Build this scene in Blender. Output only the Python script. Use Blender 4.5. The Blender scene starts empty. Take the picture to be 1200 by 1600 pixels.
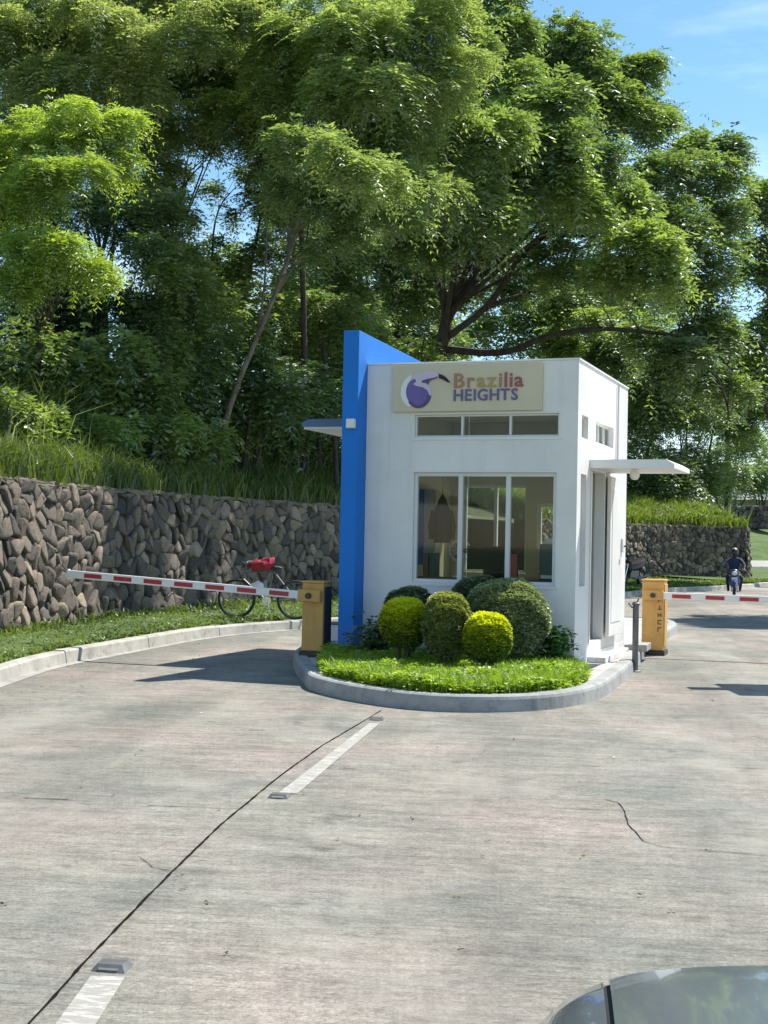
import bpy, bmesh, math, random
import numpy as np
from mathutils import Vector, Matrix
random.seed(7); rng = np.random.default_rng(11)
scene = bpy.context.scene
R = math.radians; PI = math.pi
COL = scene.collection

# ------------------------------------------------------------------ camera
FPX, PITCH, ROLL, EYE = 2130.8, .0193, .0197, 1.54
cam = bpy.data.cameras.new('camera'); camo = bpy.data.objects.new('camera', cam); COL.objects.link(camo)
cam.sensor_width = 36; cam.sensor_fit = 'AUTO'; cam.lens = 36*FPX/1600; cam.clip_start = .05; cam.clip_end = 2500
camo.matrix_world = Matrix.Translation((0, 0, EYE)) @ Matrix.Rotation(PI/2+PITCH, 4, 'X') @ Matrix.Rotation(ROLL, 4, 'Z')
scene.camera = camo
# ------------------------------------------------------------------ sky and sun
SUN_EL, SUN_AZ = R(55.5), R(50)
w = bpy.data.worlds.new('World'); scene.world = w; w.use_nodes = True
nt = w.node_tree; nt.nodes.clear()
out = nt.nodes.new('ShaderNodeOutputWorld'); bg = nt.nodes.new('ShaderNodeBackground')
sky = nt.nodes.new('ShaderNodeTexSky'); sky.sky_type = 'NISHITA'; sky.sun_disc = False
sky.sun_elevation = SUN_EL; sky.sun_rotation = SUN_AZ; sky.air_density = 1.0; sky.dust_density = .1; sky.ozone_density = 2.4
tc = nt.nodes.new('ShaderNodeTexCoord'); mp = nt.nodes.new('ShaderNodeMapping'); mp.inputs['Scale'].default_value = (1.2, 1.2, 5.5)
mp.inputs['Rotation'].default_value = (0, .25, .6)
nz = nt.nodes.new('ShaderNodeTexNoise'); nz.inputs['Scale'].default_value = 2.3; nz.inputs['Detail'].default_value = 7; nz.inputs['Roughness'].default_value = .62
cr = nt.nodes.new('ShaderNodeValToRGB'); cr.color_ramp.elements[0].position = .47; cr.color_ramp.elements[1].position = .85
cr.color_ramp.elements[1].color = (.62, .62, .62, 1)
mx = nt.nodes.new('ShaderNodeMixRGB'); mx.inputs['Color2'].default_value = (7.2, 8.0, 9.0, 1)
L = nt.links
L.new(tc.outputs['Generated'], mp.inputs['Vector']); L.new(mp.outputs['Vector'], nz.inputs['Vector']); L.new(nz.outputs['Fac'], cr.inputs['Fac'])
L.new(cr.outputs['Color'], mx.inputs['Fac']); hs = nt.nodes.new('ShaderNodeHueSaturation'); hs.inputs['Saturation'].default_value = 1.12; hs.inputs['Hue'].default_value = .491
L.new(sky.outputs['Color'], hs.inputs['Color']); L.new(hs.outputs['Color'], mx.inputs['Color1']); L.new(mx.outputs['Color'], bg.inputs['Color'])
L.new(bg.outputs['Background'], out.inputs['Surface']); bg.inputs['Strength'].default_value = .115
sl = bpy.data.lights.new('sun', 'SUN'); so = bpy.data.objects.new('sun', sl); COL.objects.link(so)
sl.energy = 5.0; sl.angle = R(.53); sl.color = (1, .955, .88)
sd = Vector((math.sin(SUN_AZ)*math.cos(SUN_EL), math.cos(SUN_AZ)*math.cos(SUN_EL), math.sin(SUN_EL)))
so.rotation_euler = sd.to_track_quat('Z', 'Y').to_euler(); so.location = sd*60
scene.view_settings.view_transform = 'Standard'; scene.view_settings.look = 'None'
scene.view_settings.exposure = .68; scene.view_settings.gamma = 1
scene.cycles.max_bounces = 8; scene.cycles.transparent_max_bounces = 12
scene.cycles.diffuse_bounces = 3; scene.cycles.transmission_bounces = 6

# ------------------------------------------------------------------ helpers
def at(px, py, d):
    """the world point seen at photo pixel (px,py), d metres ahead"""
    X0, Y0 = px-600, py-800; c, s = math.cos(ROLL), math.sin(ROLL)
    X, Y = X0*c+Y0*s, -X0*s+Y0*c; c, s = math.cos(PITCH), math.sin(PITCH)
    v = Vector((X, FPX*c+Y*s, FPX*s-Y*c)); return Vector((0, 0, EYE)) + v*(d/v.y)

def tag(o, label=None, cat=None, group=None, kind=None):
    if label: o['label'] = label
    if cat: o['category'] = cat
    if group: o['group'] = group
    if kind: o['kind'] = kind
    return o
def empty(name, loc, rz=0, label=None, cat=None, group=None):
    o = bpy.data.objects.new(name, None); COL.objects.link(o); o.location = loc; o.rotation_euler.z = rz
    o.empty_display_size = .2
    return tag(o, label, cat, group)
def link(name, me, mat=None, parent=None, smooth=False):
    if mat is not None:
        for m in (mat if isinstance(mat, (list, tuple)) else [mat]): me.materials.append(m)
    if smooth: me.shade_smooth()
    o = bpy.data.objects.new(name, me); COL.objects.link(o)
    if parent is not None: o.parent = parent
    return o
def copy_tree(o, parent=None):
    c = o.copy(); COL.objects.link(c)
    if parent is not None: c.parent = parent
    for ch in list(o.children): copy_tree(ch, c)
    return c

class MB:
    def __init__(s): s.bm = bmesh.new()
    def box(s, x0, x1, y0, y1, z0, z1, bev=0, M=None):
        r = bmesh.ops.create_cube(s.bm, size=1)['verts']
        for v in r: v.co = Vector(((x0+x1)/2+v.co.x*(x1-x0), (y0+y1)/2+v.co.y*(y1-y0), (z0+z1)/2+v.co.z*(z1-z0)))
        if M is not None:
            for v in r: v.co = M @ v.co
        if bev:
            es = list({e for v in r for e in v.link_edges})
            bmesh.ops.bevel(s.bm, geom=es, offset=bev, segments=2, profile=.6, affect='EDGES')
        return s
    def tube(s, pts, rad, n=8, cap=True):
        pts = [Vector(p) for p in pts]
        if not isinstance(rad, (list, tuple)): rad = [rad]*len(pts)
        rings = []; up = None
        for i, p in enumerate(pts):
            t = (pts[min(i+1, len(pts)-1)]-pts[max(i-1, 0)]).normalized()
            if up is None:
                up = t.orthogonal().normalized()
            up = (up - t*up.dot(t)).normalized(); b = t.cross(up)
            rings.append([s.bm.verts.new(p+(up*math.cos(a)+b*math.sin(a))*rad[i]) for a in [2*PI*k/n for k in range(n)]])
        for a, b in zip(rings[:-1], rings[1:]):
            for k in range(n): s.bm.faces.new((a[k], a[(k+1) % n], b[(k+1) % n], b[k]))
        if cap:
            s.bm.faces.new(rings[0][::-1]); s.bm.faces.new(rings[-1])
        return s
    def cyl(s, p0, p1, r0, r1=None, n=16): return s.tube([p0, p1], [r0, r0 if r1 is None else r1], n)
    def lathe(s, prof, c=(0, 0, 0), n=20, axis='Z'):
        rings = []
        for r, h in prof:
            ring = []
            for k in range(n):
                a = 2*PI*k/n; v = Vector((r*math.cos(a), r*math.sin(a), h))
                if axis == 'X': v = Vector((v.z, v.x, v.y))
                if axis == 'Y': v = Vector((v.x, v.z, v.y))
                ring.append(s.bm.verts.new(Vector(c)+v))
            rings.append(ring)
        for a, b in zip(rings[:-1], rings[1:]):
            for k in range(n): s.bm.faces.new((a[k], a[(k+1) % n], b[(k+1) % n], b[k]))
        if prof[0][0] > 1e-6: s.bm.faces.new(rings[0][::-1])
        if prof[-1][0] > 1e-6: s.bm.faces.new(rings[-1])
        bmesh.ops.remove_doubles(s.bm, verts=[v for r in rings for v in r], dist=1e-6)
        return s
    def ball(s, c, r, sub=2):
        rr = r if isinstance(r, (list, tuple)) else (r, r, r)
        for v in bmesh.ops.create_icosphere(s.bm, subdivisions=sub, radius=1)['verts']:
            v.co = Vector((c[0]+v.co.x*rr[0], c[1]+v.co.y*rr[1], c[2]+v.co.z*rr[2]))
        return s
    def prism(s, poly, z0, z1, M=None):
        a = [s.bm.verts.new((x, y, z0)) for x, y in poly]; b = [s.bm.verts.new((x, y, z1)) for x, y in poly]
        if M is not None:
            for v in a+b: v.co = M @ v.co
        n = len(poly); s.bm.faces.new(a[::-1]); s.bm.faces.new(b)
        for k in range(n): s.bm.faces.new((a[k], a[(k+1) % n], b[(k+1) % n], b[k]))
        return s
    def poly(s, pts): s.bm.faces.new([s.bm.verts.new(p) for p in pts]); return s
    def torus(s, c, R0, r0, axis='Z', n=28, m=8):
        rings = []
        for k in range(n):
            a = 2*PI*k/n; ring = []
            for j in range(m):
                b = 2*PI*j/m; v = Vector(((R0+r0*math.cos(b))*math.cos(a), (R0+r0*math.cos(b))*math.sin(a), r0*math.sin(b)))
                if axis == 'X': v = Vector((v.z, v.x, v.y))
                if axis == 'Y': v = Vector((v.x, v.z, v.y))
                ring.append(s.bm.verts.new(Vector(c)+v))
            rings.append(ring)
        for k in range(n):
            a, b = rings[k], rings[(k+1) % n]
            for j in range(m): s.bm.faces.new((a[j], a[(j+1) % m], b[(j+1) % m], b[j]))
        return s
    def build(s, name, mat, parent=None, smooth=False):
        bmesh.ops.recalc_face_normals(s.bm, faces=s.bm.faces)
        me = bpy.data.meshes.new(name); s.bm.to_mesh(me); s.bm.free()
        o = link(name, me, mat, parent)
        if smooth:
            me.shade_smooth()
            try: me.set_sharp_from_angle(angle=R(38))
            except Exception: pass
        return o

def np_mesh(name, V, F, tint=None, k=4):
    """V (n,3), F (m,k) -> mesh; tint = per-vertex value"""
    me = bpy.data.meshes.new(name); me.vertices.add(len(V)); me.vertices.foreach_set('co', np.ascontiguousarray(V, dtype=np.float32).ravel())
    me.loops.add(F.size); me.loops.foreach_set('vertex_index', np.ascontiguousarray(F, dtype=np.int32).ravel())
    me.polygons.add(len(F)); me.polygons.foreach_set('loop_start', np.arange(0, F.size, F.shape[1], dtype=np.int32))
    if tint is not None:
        a = me.attributes.new('tint', 'FLOAT', 'POINT'); a.data.foreach_set('value', np.ascontiguousarray(tint, dtype=np.float32))
    me.update(); me.validate(); return me

# ------------------------------------------------------------------ materials
def node_mat(name):
    m = bpy.data.materials.new(name); m.use_nodes = True; t = m.node_tree; t.nodes.clear()
    o = t.nodes.new('ShaderNodeOutputMaterial'); return m, t, o
def nn(t, typ, **kw):
    n = t.nodes.new(typ)
    for k, v in kw.items():
        if k in n.inputs: n.inputs[k].default_value = v
        else: setattr(n, k, v)
    return n
def ramp(t, fac, stops):
    r = t.nodes.new('ShaderNodeValToRGB'); e = r.color_ramp.elements
    while len(e) < len(stops): e.new(.5)
    for el, (p, c) in zip(e, stops):
        el.position = p; el.color = (c if isinstance(c, tuple) else (c, c, c))+(1,)
    t.links.new(fac, r.inputs['Fac']); return r.outputs['Color']
def noise(t, vec, scale, detail=4, rough=.55, mapscale=None, rot=None, out='Fac'):
    if mapscale is not None or rot is not None:
        m = t.nodes.new('ShaderNodeMapping')
        if rot is not None: m.inputs['Rotation'].default_value = rot
        t.links.new(vec, m.inputs['Vector']); vec = m.outputs['Vector']
        if mapscale is not None:
            m2 = t.nodes.new('ShaderNodeMapping'); m2.inputs['Scale'].default_value = mapscale
            t.links.new(vec, m2.inputs['Vector']); vec = m2.outputs['Vector']
    n = nn(t, 'ShaderNodeTexNoise', Scale=scale, Detail=detail, Roughness=rough)
    t.links.new(vec, n.inputs['Vector']); return n.outputs[out]
def mix(t, fac, a, b, mode='MIX'):
    m = t.nodes.new('ShaderNodeMixRGB'); m.blend_type = mode
    for i, v in (('Fac', fac), ('Color1', a), ('Color2', b)):
        if isinstance(v, (int, float)): m.inputs[i].default_value = v
        elif isinstance(v, tuple): m.inputs[i].default_value = v+(1,) if len(v) == 3 else v
        else: t.links.new(v, m.inputs[i])
    return m.outputs['Color']
def bump(t, h, strength, dist=.01):
    b = nn(t, 'ShaderNodeBump', Strength=strength, Distance=dist); t.links.new(h, b.inputs['Height']); return b.outputs['Normal']
def mat(name, c, rough=.6, metal=0, var=.12, scale=3, bmp=0, bscale=60, spec=.5, coat=0, dirt=0):
    """paint/plastic/metal with tonal unevenness"""
    m, t, o = node_mat(name); p = nn(t, 'ShaderNodeBsdfPrincipled', Roughness=rough, Metallic=metal)
    p.inputs['Specular IOR Level'].default_value = spec; p.inputs['Coat Weight'].default_value = coat
    tcn = t.nodes.new('ShaderNodeTexCoord').outputs['Object']
    f = noise(t, tcn, scale, 6, .6)
    lo = tuple(x*(1-var) for x in c); hi = tuple(min(1, x*(1+var)) for x in c)
    colr = ramp(t, f, [(.3, lo), (.7, hi)])
    if dirt:
        g = ramp(t, noise(t, tcn, scale*1.7, 8, .7, mapscale=(1, 1, .25)), [(.5, 0.0), (.75, dirt)])
        colr = mix(t, g, colr, (.12, .11, .085))
    t.links.new(colr, p.inputs['Base Color'])
    if bmp: t.links.new(bump(t, noise(t, tcn, bscale, 5, .6), bmp, .005), p.inputs['Normal'])
    t.links.new(p.outputs[0], o.inputs['Surface']); return m
def render_mat(name, c, base_z, streak=.35):
    m, t, o = node_mat(name); p = nn(t, 'ShaderNodeBsdfPrincipled', Roughness=.7)
    v = t.nodes.new('ShaderNodeTexCoord').outputs['Object']
    a = ramp(t, noise(t, v, .9, 6, .65), [(.35, tuple(x*.90 for x in c)), (.65, tuple(min(1, x*1.05) for x in c))])
    st = ramp(t, noise(t, v, 1, 6, .7, mapscale=(9, 9, .35)), [(.52, 0.0), (.74, streak)]); a = mix(t, st, a, tuple(x*.55+.04 for x in c))
    sp = nn(t, 'ShaderNodeSeparateXYZ'); t.links.new(v, sp.inputs[0]); mr = nn(t, 'ShaderNodeMapRange'); mr.inputs[1].default_value = base_z; mr.inputs[2].default_value = base_z+.45; mr.inputs[3].default_value = .6; mr.inputs[4].default_value = 0
    t.links.new(sp.outputs['Z'], mr.inputs[0]); sq = mix(t, 1.0, mr.outputs[0], ramp(t, noise(t, v, 7, 8, .75), [(.38, 0.0), (.62, 1.0)]), 'MULTIPLY')
    a = mix(t, sq, a, (.22, .18, .13)); t.links.new(a, p.inputs['Base Color'])
    t.links.new(bump(t, noise(t, v, 70, 6, .7), .25, .004), p.inputs['Normal']); t.links.new(p.outputs[0], o.inputs['Surface']); return m
def leaf_mat(name, dark, light, trans=.45, rough=.5, gl=.06):
    m, t, o = node_mat(name)
    a = nn(t, 'ShaderNodeAttribute', attribute_name='tint')
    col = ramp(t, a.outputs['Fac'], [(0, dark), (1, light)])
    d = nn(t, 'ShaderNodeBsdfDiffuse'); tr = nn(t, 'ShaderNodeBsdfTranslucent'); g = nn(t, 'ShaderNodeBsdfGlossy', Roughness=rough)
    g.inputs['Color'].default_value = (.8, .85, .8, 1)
    trc = mix(t, 1.0, col, (1.25, 1.25, .6), 'MULTIPLY')
    t.links.new(col, d.inputs['Color']); t.links.new(trc, tr.inputs['Color'])
    m1 = nn(t, 'ShaderNodeMixShader', Fac=trans); m2 = nn(t, 'ShaderNodeMixShader', Fac=gl)
    t.links.new(d.outputs[0], m1.inputs[1]); t.links.new(tr.outputs[0], m1.inputs[2])
    t.links.new(m1.outputs[0], m2.inputs[1]); t.links.new(g.outputs[0], m2.inputs[2]); t.links.new(m2.outputs[0], o.inputs['Surface'])
    return m
def glass_mat(name, tint=(.75, .8, .78), refl=1.0):
    m, t, o = node_mat(name)
    tr = nn(t, 'ShaderNodeBsdfTransparent', Color=tint+(1,)); g = nn(t, 'ShaderNodeBsdfGlossy', Roughness=.03)
    f = nn(t, 'ShaderNodeFresnel', IOR=1.5); mm = t.nodes.new('ShaderNodeMath'); mm.operation = 'MULTIPLY_ADD'
    mm.inputs[1].default_value = refl; mm.inputs[2].default_value = .004; t.links.new(f.outputs[0], mm.inputs[0])
    x = nn(t, 'ShaderNodeMixShader'); t.links.new(mm.outputs[0], x.inputs[0]); t.links.new(tr.outputs[0], x.inputs[1]); t.links.new(g.outputs[0], x.inputs[2])
    t.links.new(x.outputs[0], o.inputs['Surface']); return m

def concrete_road(name):
    m, t, o = node_mat(name); p = nn(t, 'ShaderNodeBsdfPrincipled', Roughness=.85)
    p.inputs['Specular IOR Level'].default_value = .3
    v = t.nodes.new('ShaderNodeTexCoord').outputs['Object']
    rot = (0, 0, R(7))
    patch = noise(t, v, .38, 5, .6)
    base = ramp(t, patch, [(.36, (.18, .19, .162)), (.5, (.245, .228, .192)), (.63, (.33, .272, .235))])
    warm = ramp(t, noise(t, v, .9, 5, .65), [(.42, 0.0), (.7, .5)])
    base = mix(t, warm, base, (.33, .30, .235))
    broom = noise(t, v, 1.0, 8, .85, mapscale=(18.0, 46, 1), rot=rot)
    base = mix(t, 1.0, base, ramp(t, broom, [(.33, .80), (.5, 1.0), (.68, 1.16)]), 'MULTIPLY')
    broad = noise(t, v, 1.0, 8, .8, mapscale=(1.6, 4.6, 1), rot=rot)
    base = mix(t, 1.0, base, ramp(t, broad, [(.34, .68), (.52, .98), (.68, 1.14)]), 'MULTIPLY')
    cmask = ramp(t, noise(t, v, .7, 3, .5), [(.45, 0.0), (.6, 1.0)])
    crackle = noise(t, v, 1.0, 5, .6, mapscale=(.45, 9, 1), rot=(0, 0, R(8.5)))
    cl = ramp(t, crackle, [(.488, 1.0), (.5, .58), (.508, 1.0)])
    base = mix(t, 1.0, base, mix(t, cmask, (1., 1., 1.), cl), 'MULTIPLY')
    gro = noise(t, v, 1.0, 6, .7, mapscale=(.7, 7, 1), rot=(0, 0, R(7.5)))
    base = mix(t, 1.0, base, ramp(t, gro, [(.47, 1.0), (.5, .72), (.53, 1.0)]), 'MULTIPLY')
    fine = noise(t, v, 55, 8, .95)
    base = mix(t, 1.0, base, ramp(t, fine, [(.40, .55), (.5, 1.0), (.60, 1.4)]), 'MULTIPLY')
    mott = noise(t, v, 14, 8, .9)
    base = mix(t, 1.0, base, ramp(t, mott, [(.41, .76), (.5, 1.0), (.60, 1.18)]), 'MULTIPLY')
    stain = noise(t, v, .8, 5, .7, mapscale=(1, .22, 1), rot=rot)
    base = mix(t, 1.0, base, ramp(t, stain, [(.3, .76), (.46, 1.0)]), 'MULTIPLY')
    pale = ramp(t, noise(t, v, .55, 7, .75, mapscale=(1, .6, 1)), [(.50, 0.0), (.62, .4)])
    base = mix(t, pale, base, (.38, .35, .295))
    tyre = noise(t, v, 1.0, 4, .6, mapscale=(.75, .10, 1), rot=rot)
    base = mix(t, 1.0, base, ramp(t, tyre, [(.38, .80), (.5, 1.0), (.65, 1.1)]), 'MULTIPLY')
    spots = ramp(t, noise(t, v, 2.6, 3, .5), [(.26, .62), (.33, 1.0)])
    base = mix(t, 1.0, base, spots, 'MULTIPLY')
    t.links.new(base, p.inputs['Base Color'])
    hh = mix(t, .5, broom, fine)
    t.links.new(bump(t, hh, .55, .012), p.inputs['Normal'])
    t.links.new(p.outputs[0], o.inputs['Surface']); return m
def rough_concrete(name, c, bm=.5):
    m, t, o = node_mat(name); p = nn(t, 'ShaderNodeBsdfPrincipled', Roughness=.88)
    v = t.nodes.new('ShaderNodeTexCoord').outputs['Object']
    a = ramp(t, noise(t, v, 1.7, 8, .7), [(.3, tuple(x*.68 for x in c)), (.55, c), (.75, tuple(min(1, x*1.18) for x in c))])
    s = ramp(t, noise(t, v, 7, 8, .75), [(.5, 0.0), (.68, .55)])
    a = mix(t, s, a, (.11, .105, .08)); t.links.new(a, p.inputs['Base Color'])
    t.links.new(bump(t, noise(t, v, 45, 6, .7), bm, .01), p.inputs['Normal'])
    t.links.new(p.outputs[0], o.inputs['Surface']); return m
def soil_mat(name, a, b, c):
    m, t, o = node_mat(name); p = nn(t, 'ShaderNodeBsdfPrincipled', Roughness=.95)
    v = t.nodes.new('ShaderNodeTexCoord').outputs['Object']
    t.links.new(ramp(t, noise(t, v, 1.3, 9, .75), [(.35, a), (.5, b), (.66, c)]), p.inputs['Base Color'])
    t.links.new(bump(t, noise(t, v, 9, 8, .7), .8, .06), p.inputs['Normal'])
    t.links.new(p.outputs[0], o.inputs['Surface']); return m
def stone_mat(name):
    m, t, o = node_mat(name); p = nn(t, 'ShaderNodeBsdfPrincipled', Roughness=.9)
    v = t.nodes.new('ShaderNodeTexCoord').outputs['Object']; a = nn(t, 'ShaderNodeAttribute', attribute_name='tint')
    c = ramp(t, a.outputs['Fac'], [(0, (.055, .048, .042)), (.35, (.135, .11, .09)), (.7, (.24, .19, .145)), (1, (.36, .285, .21))])
    n1 = noise(t, v, 14, 8, .75); c = mix(t, 1.0, c, ramp(t, n1, [(.3, .55), (.55, 1.0), (.75, 1.35)]), 'MULTIPLY')
    moss = ramp(t, noise(t, v, .8, 6, .7), [(.52, 0.0), (.7, .55)]); c = mix(t, moss, c, (.07, .075, .055))
    t.links.new(c, p.inputs['Base Color']); t.links.new(bump(t, n1, .8, .03), p.inputs['Normal'])
    t.links.new(p.outputs[0], o.inputs['Surface']); return m
def bark_mat(name, a, b):
    m, t, o = node_mat(name); p = nn(t, 'ShaderNodeBsdfPrincipled', Roughness=.9)
    v = t.nodes.new('ShaderNodeTexCoord').outputs['Object']; n1 = noise(t, v, 3, 8, .7, mapscale=(2, 2, .5))
    t.links.new(ramp(t, n1, [(.35, a), (.65, b)]), p.inputs['Base Color']); t.links.new(bump(t, n1, .8, .04), p.inputs['Normal'])
    t.links.new(p.outputs[0], o.inputs['Surface']); return m
def worn_paint(name):
    m, t, o = node_mat(name); p = nn(t, 'ShaderNodeBsdfPrincipled', Roughness=.7)
    v = t.nodes.new('ShaderNodeTexCoord').outputs['Object']
    f = ramp(t, noise(t, v, 1, 8, .75, mapscale=(9, 38, 1), rot=(0, 0, R(7))), [(.44, 0.04), (.50, .9)])
    c = mix(t, f, (.50, .49, .44), (.27, .25, .215)); t.links.new(c, p.inputs['Base Color'])
    t.links.new(p.outputs[0], o.inputs['Surface']); return m

M = dict(
    road=concrete_road('broomed_concrete'), kerb=rough_concrete('kerb_concrete', (.44, .42, .36)),
    kerbg=rough_concrete('island_kerb_concrete', (.35, .35, .335), .35), apron=rough_concrete('apron_concrete', (.52, .48, .44), .3),
    joint=mat('joint_tar', (.014, .013, .012), 1.0, spec=.05, var=.5, scale=9), paint=worn_paint('worn_white_paint'),
    soil=soil_mat('hill_soil', (.035, .04, .02), (.06, .07, .03), (.11, .10, .06)), earth=soil_mat('bed_soil', (.03, .022, .014), (.05, .04, .025), (.08, .06, .04)),
    turf=soil_mat('turf_ground', (.04, .07, .015), (.07, .12, .02), (.12, .15, .04)),
    stone=stone_mat('field_stone'), mortar=mat('dark_mortar', (.06, .052, .043), .95, bmp=.5),
    white=render_mat('white_render', (.80, .775, .73), -.02, .25),
    trim=mat('white_trim', (.78, .77, .74), .5, var=.04), alu=mat('white_aluminium', (.70, .70, .67), .4, var=.04),
    cblue=mat('grey_blue_paint', (.09, .17, .27), .6), blue=render_mat('blue_render', (.004, .18, .62), -.02, .3),
    inner=mat('cream_inner_wall', (.62, .56, .36), .8, var=.05), floor=mat('floor_tile', (.4, .38, .34), .5),
    roof=mat('roof_felt', (.25, .25, .25), .9), glass=glass_mat('window_glass', (.86, .88, .85), .35),
    board=mat('beige_board', (.63, .55, .38), .55, var=.05, scale=2), gold=mat('yellow_box_paint', (.60, .33, .085), .5, var=.1, scale=6, dirt=.25),
    darkm=mat('dark_metal', (.045, .04, .037), .45, metal=.3), greym=mat('grey_steel', (.17, .165, .16), .5, metal=.5, var=.25, scale=12),
    black=mat('black_rubber', (.018, .018, .018), .7), chrome=mat('bright_metal', (.7, .7, .7), .2, metal=1, var=.05),
    armw=mat('white_arm_paint', (.80, .78, .75), .45, var=.05), red=mat('red_reflective', (.42, .03, .04), .4, var=.15, scale=20),
    fred=mat('red_cloth', (.30, .018, .035), .85), navy=mat('navy_cloth', (.012, .026, .075), .8, var=.3, scale=8), denim=mat('dark_trousers', (.02, .025, .04), .85),
    skin=mat('skin', (.30, .17, .11), .6), bluep=mat('blue_bodywork', (.022, .05, .17), .3, coat=.5), brown=mat('brown_vinyl', (.22, .10, .045), .5),
    car=mat('silver_blue_car_paint', (.36, .395, .425), .2, metal=.7, var=.03, coat=1), carglass=mat('dark_car_glass', (.01, .012, .013), .05, spec=.8),
    purple=mat('purple_print', (.16, .11, .34), .5, var=.1), purple2=mat('dark_purple_print', (.10, .07, .17), .5, var=.1), pink=mat('pale_lilac_print', (.62, .52, .62), .5, var=.05),
    letter=mat('purple_letters', (.15, .12, .26), .5), yel=mat('yellow_letters', (.42, .32, .10), .5), org=mat('orange_letters', (.42, .20, .12), .5), redl=mat('red_letters', (.34, .10, .10), .5),
    bark=bark_mat('dark_bark', (.028, .022, .017), (.085, .07, .055)), bark2=bark_mat('pale_bark', (.11, .09, .065), (.26, .21, .155)),
    wood=mat('desk_wood', (.22, .12, .07), .5), teal=mat('dark_teal_plastic', (.02, .07, .10), .4), lampw=mat('lamp_glass', (.75, .74, .66), .3),
    curb2=rough_concrete('path_concrete', (.36, .35, .32)), hroof=mat('grey_roof_sheet', (.16, .17, .18), .6), hwall=mat('pale_house_wall', (.42, .38, .33), .8, dirt=.2),
    coping=rough_concrete('mossy_coping', (.20, .18, .11), .8),
    Lmain=leaf_mat('rain_tree_leaves', (.045, .10, .038), (.29, .395, .105), .6, gl=.12),
    Lfeather=leaf_mat('feathery_leaves', (.095, .17, .06), (.37, .455, .16), .62, gl=.1),
    Lbright=leaf_mat('bright_leaves', (.10, .19, .035), (.38, .49, .09), .58, gl=.1),
    Ldark=leaf_mat('dark_leaves', (.045, .105, .045), (.22, .33, .095), .55, gl=.12),
    Lbrown=leaf_mat('leaves_with_dry_pods', (.085, .155, .055), (.38, .44, .18), .62, gl=.1),
    Lgrass=leaf_mat('grass_blades', (.045, .08, .015), (.20, .27, .045), .5), Ltall=leaf_mat('tall_grass_blades', (.045, .085, .022), (.22, .28, .07), .5),
    Lcover=leaf_mat('ground_cover_leaves', (.13, .24, .01), (.42, .56, .03), .5), Lyel=leaf_mat('golden_leaves', (.05, .13, .012), (.78, .80, .02), .42),
    Lgrey=leaf_mat('clipped_leaves', (.06, .10, .045), (.32, .38, .17), .35, gl=.12), Lbronze=leaf_mat('mottled_leaves', (.05, .095, .03), (.50, .52, .12), .4, gl=.1),
    Lplant=leaf_mat('broad_leaves', (.03, .10, .02), (.10, .22, .05), .3), core=mat('twig_core', (.02, .022, .012), .95),
)
# ------------------------------------------------------------------ setting: ground, road
def sheet(name, pts, z, m, label=None, kind='structure', cat=None):
    o = MB().poly([(x, y, z) for x, y in pts]).build(name, m); return tag(o, label, cat, None, kind)
sheet('ground', [(-700, -200), (700, -200), (700, 1200), (-700, 1200)], -.06, M['turf'])
sheet('road', [(-12, -14), (45, -14), (60, 60), (40, 140), (4, 140), (-12, 40)], 0, M['road'])

def strip(pts, wd, z, jit=0, name='strip', m=None, parent=None, taper=False):
    """thin ribbon along a path on the ground"""
    P = []
    for (a, b) in zip(pts[:-1], pts[1:]):
        a, b = Vector(a), Vector(b); n = max(2, int((b-a).length/.06))
        for k in range(n): P.append(a.lerp(b, k/n))
    P.append(Vector(pts[-1])); bm = bmesh.new(); prev = None; N = len(P); off = 0
    for i, p in enumerate(P):
        t = (P[min(i+1, N-1)]-P[max(i-1, 0)]).normalized(); nrm = Vector((-t.y, t.x))
        off = off*.8+random.uniform(-1, 1)*jit
        h = wd/2*random.uniform(.55, 1.35)*((1-.85*i/N) if taper else 1)
        q = p+nrm*off
        a = bm.verts.new((*(q+nrm*h), z)); b = bm.verts.new((*(q-nrm*h), z))
        if prev: bm.faces.new((prev[0], prev[1], b, a))
        prev = (a, b)
    me = bpy.data.meshes.new(name); bm.to_mesh(me); bm.free()
    return link(name, me, m, parent)
o = strip([(-1.3, .5), (-1.15, 3.2), (-1.08, 4.29), (-1.04, 4.94), (-.955, 5.99), (-.835, 7.26), (-.66, 8.62), (-.42, 10.11), (.01, 12.22)], .012, .004, .0016, 'road_joint', M['joint']); tag(o, kind='structure')
o = strip([(1.36, 8.2), (1.42, 8.1), (1.42, 7.85), (1.375, 7.5), (1.38, 7.08), (1.45, 6.96), (1.74, 6.87), (1.94, 6.8), (2.4, 6.66)], .0055, .004, .004, 'road_crack', M['joint']); tag(o, kind='structure')
o = strip([(-2.05, 7.9), (-1.78, 7.88)], .010, .004, .004, 'road_crack', M['joint']); tag(o, kind='structure')
o = strip([(-1.3, 7.75), (-.8, 7.7), (-.55, 7.68)], .011, .004, .006, 'road_crack', M['joint'], taper=True); tag(o, kind='structure')
o = strip([(-1.12, 6.5), (-1.03, 6.32), (-.93, 6.25)], .005, .004, .006, 'road_crack', M['joint']); tag(o, kind='structure')
def dash(p):
    return tag(MB().poly([(x, y, .004) for x, y in p]).build('painted_dash', M['paint']), kind='structure')
dash([(-.60, 8.19), (-.485, 8.19), (.0, 11.38), (-.085, 11.38)])
dash([(-1.02, 3.0), (-.885, 3.0), (-.865, 4.76), (-.985, 4.76)])
sr = None
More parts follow.
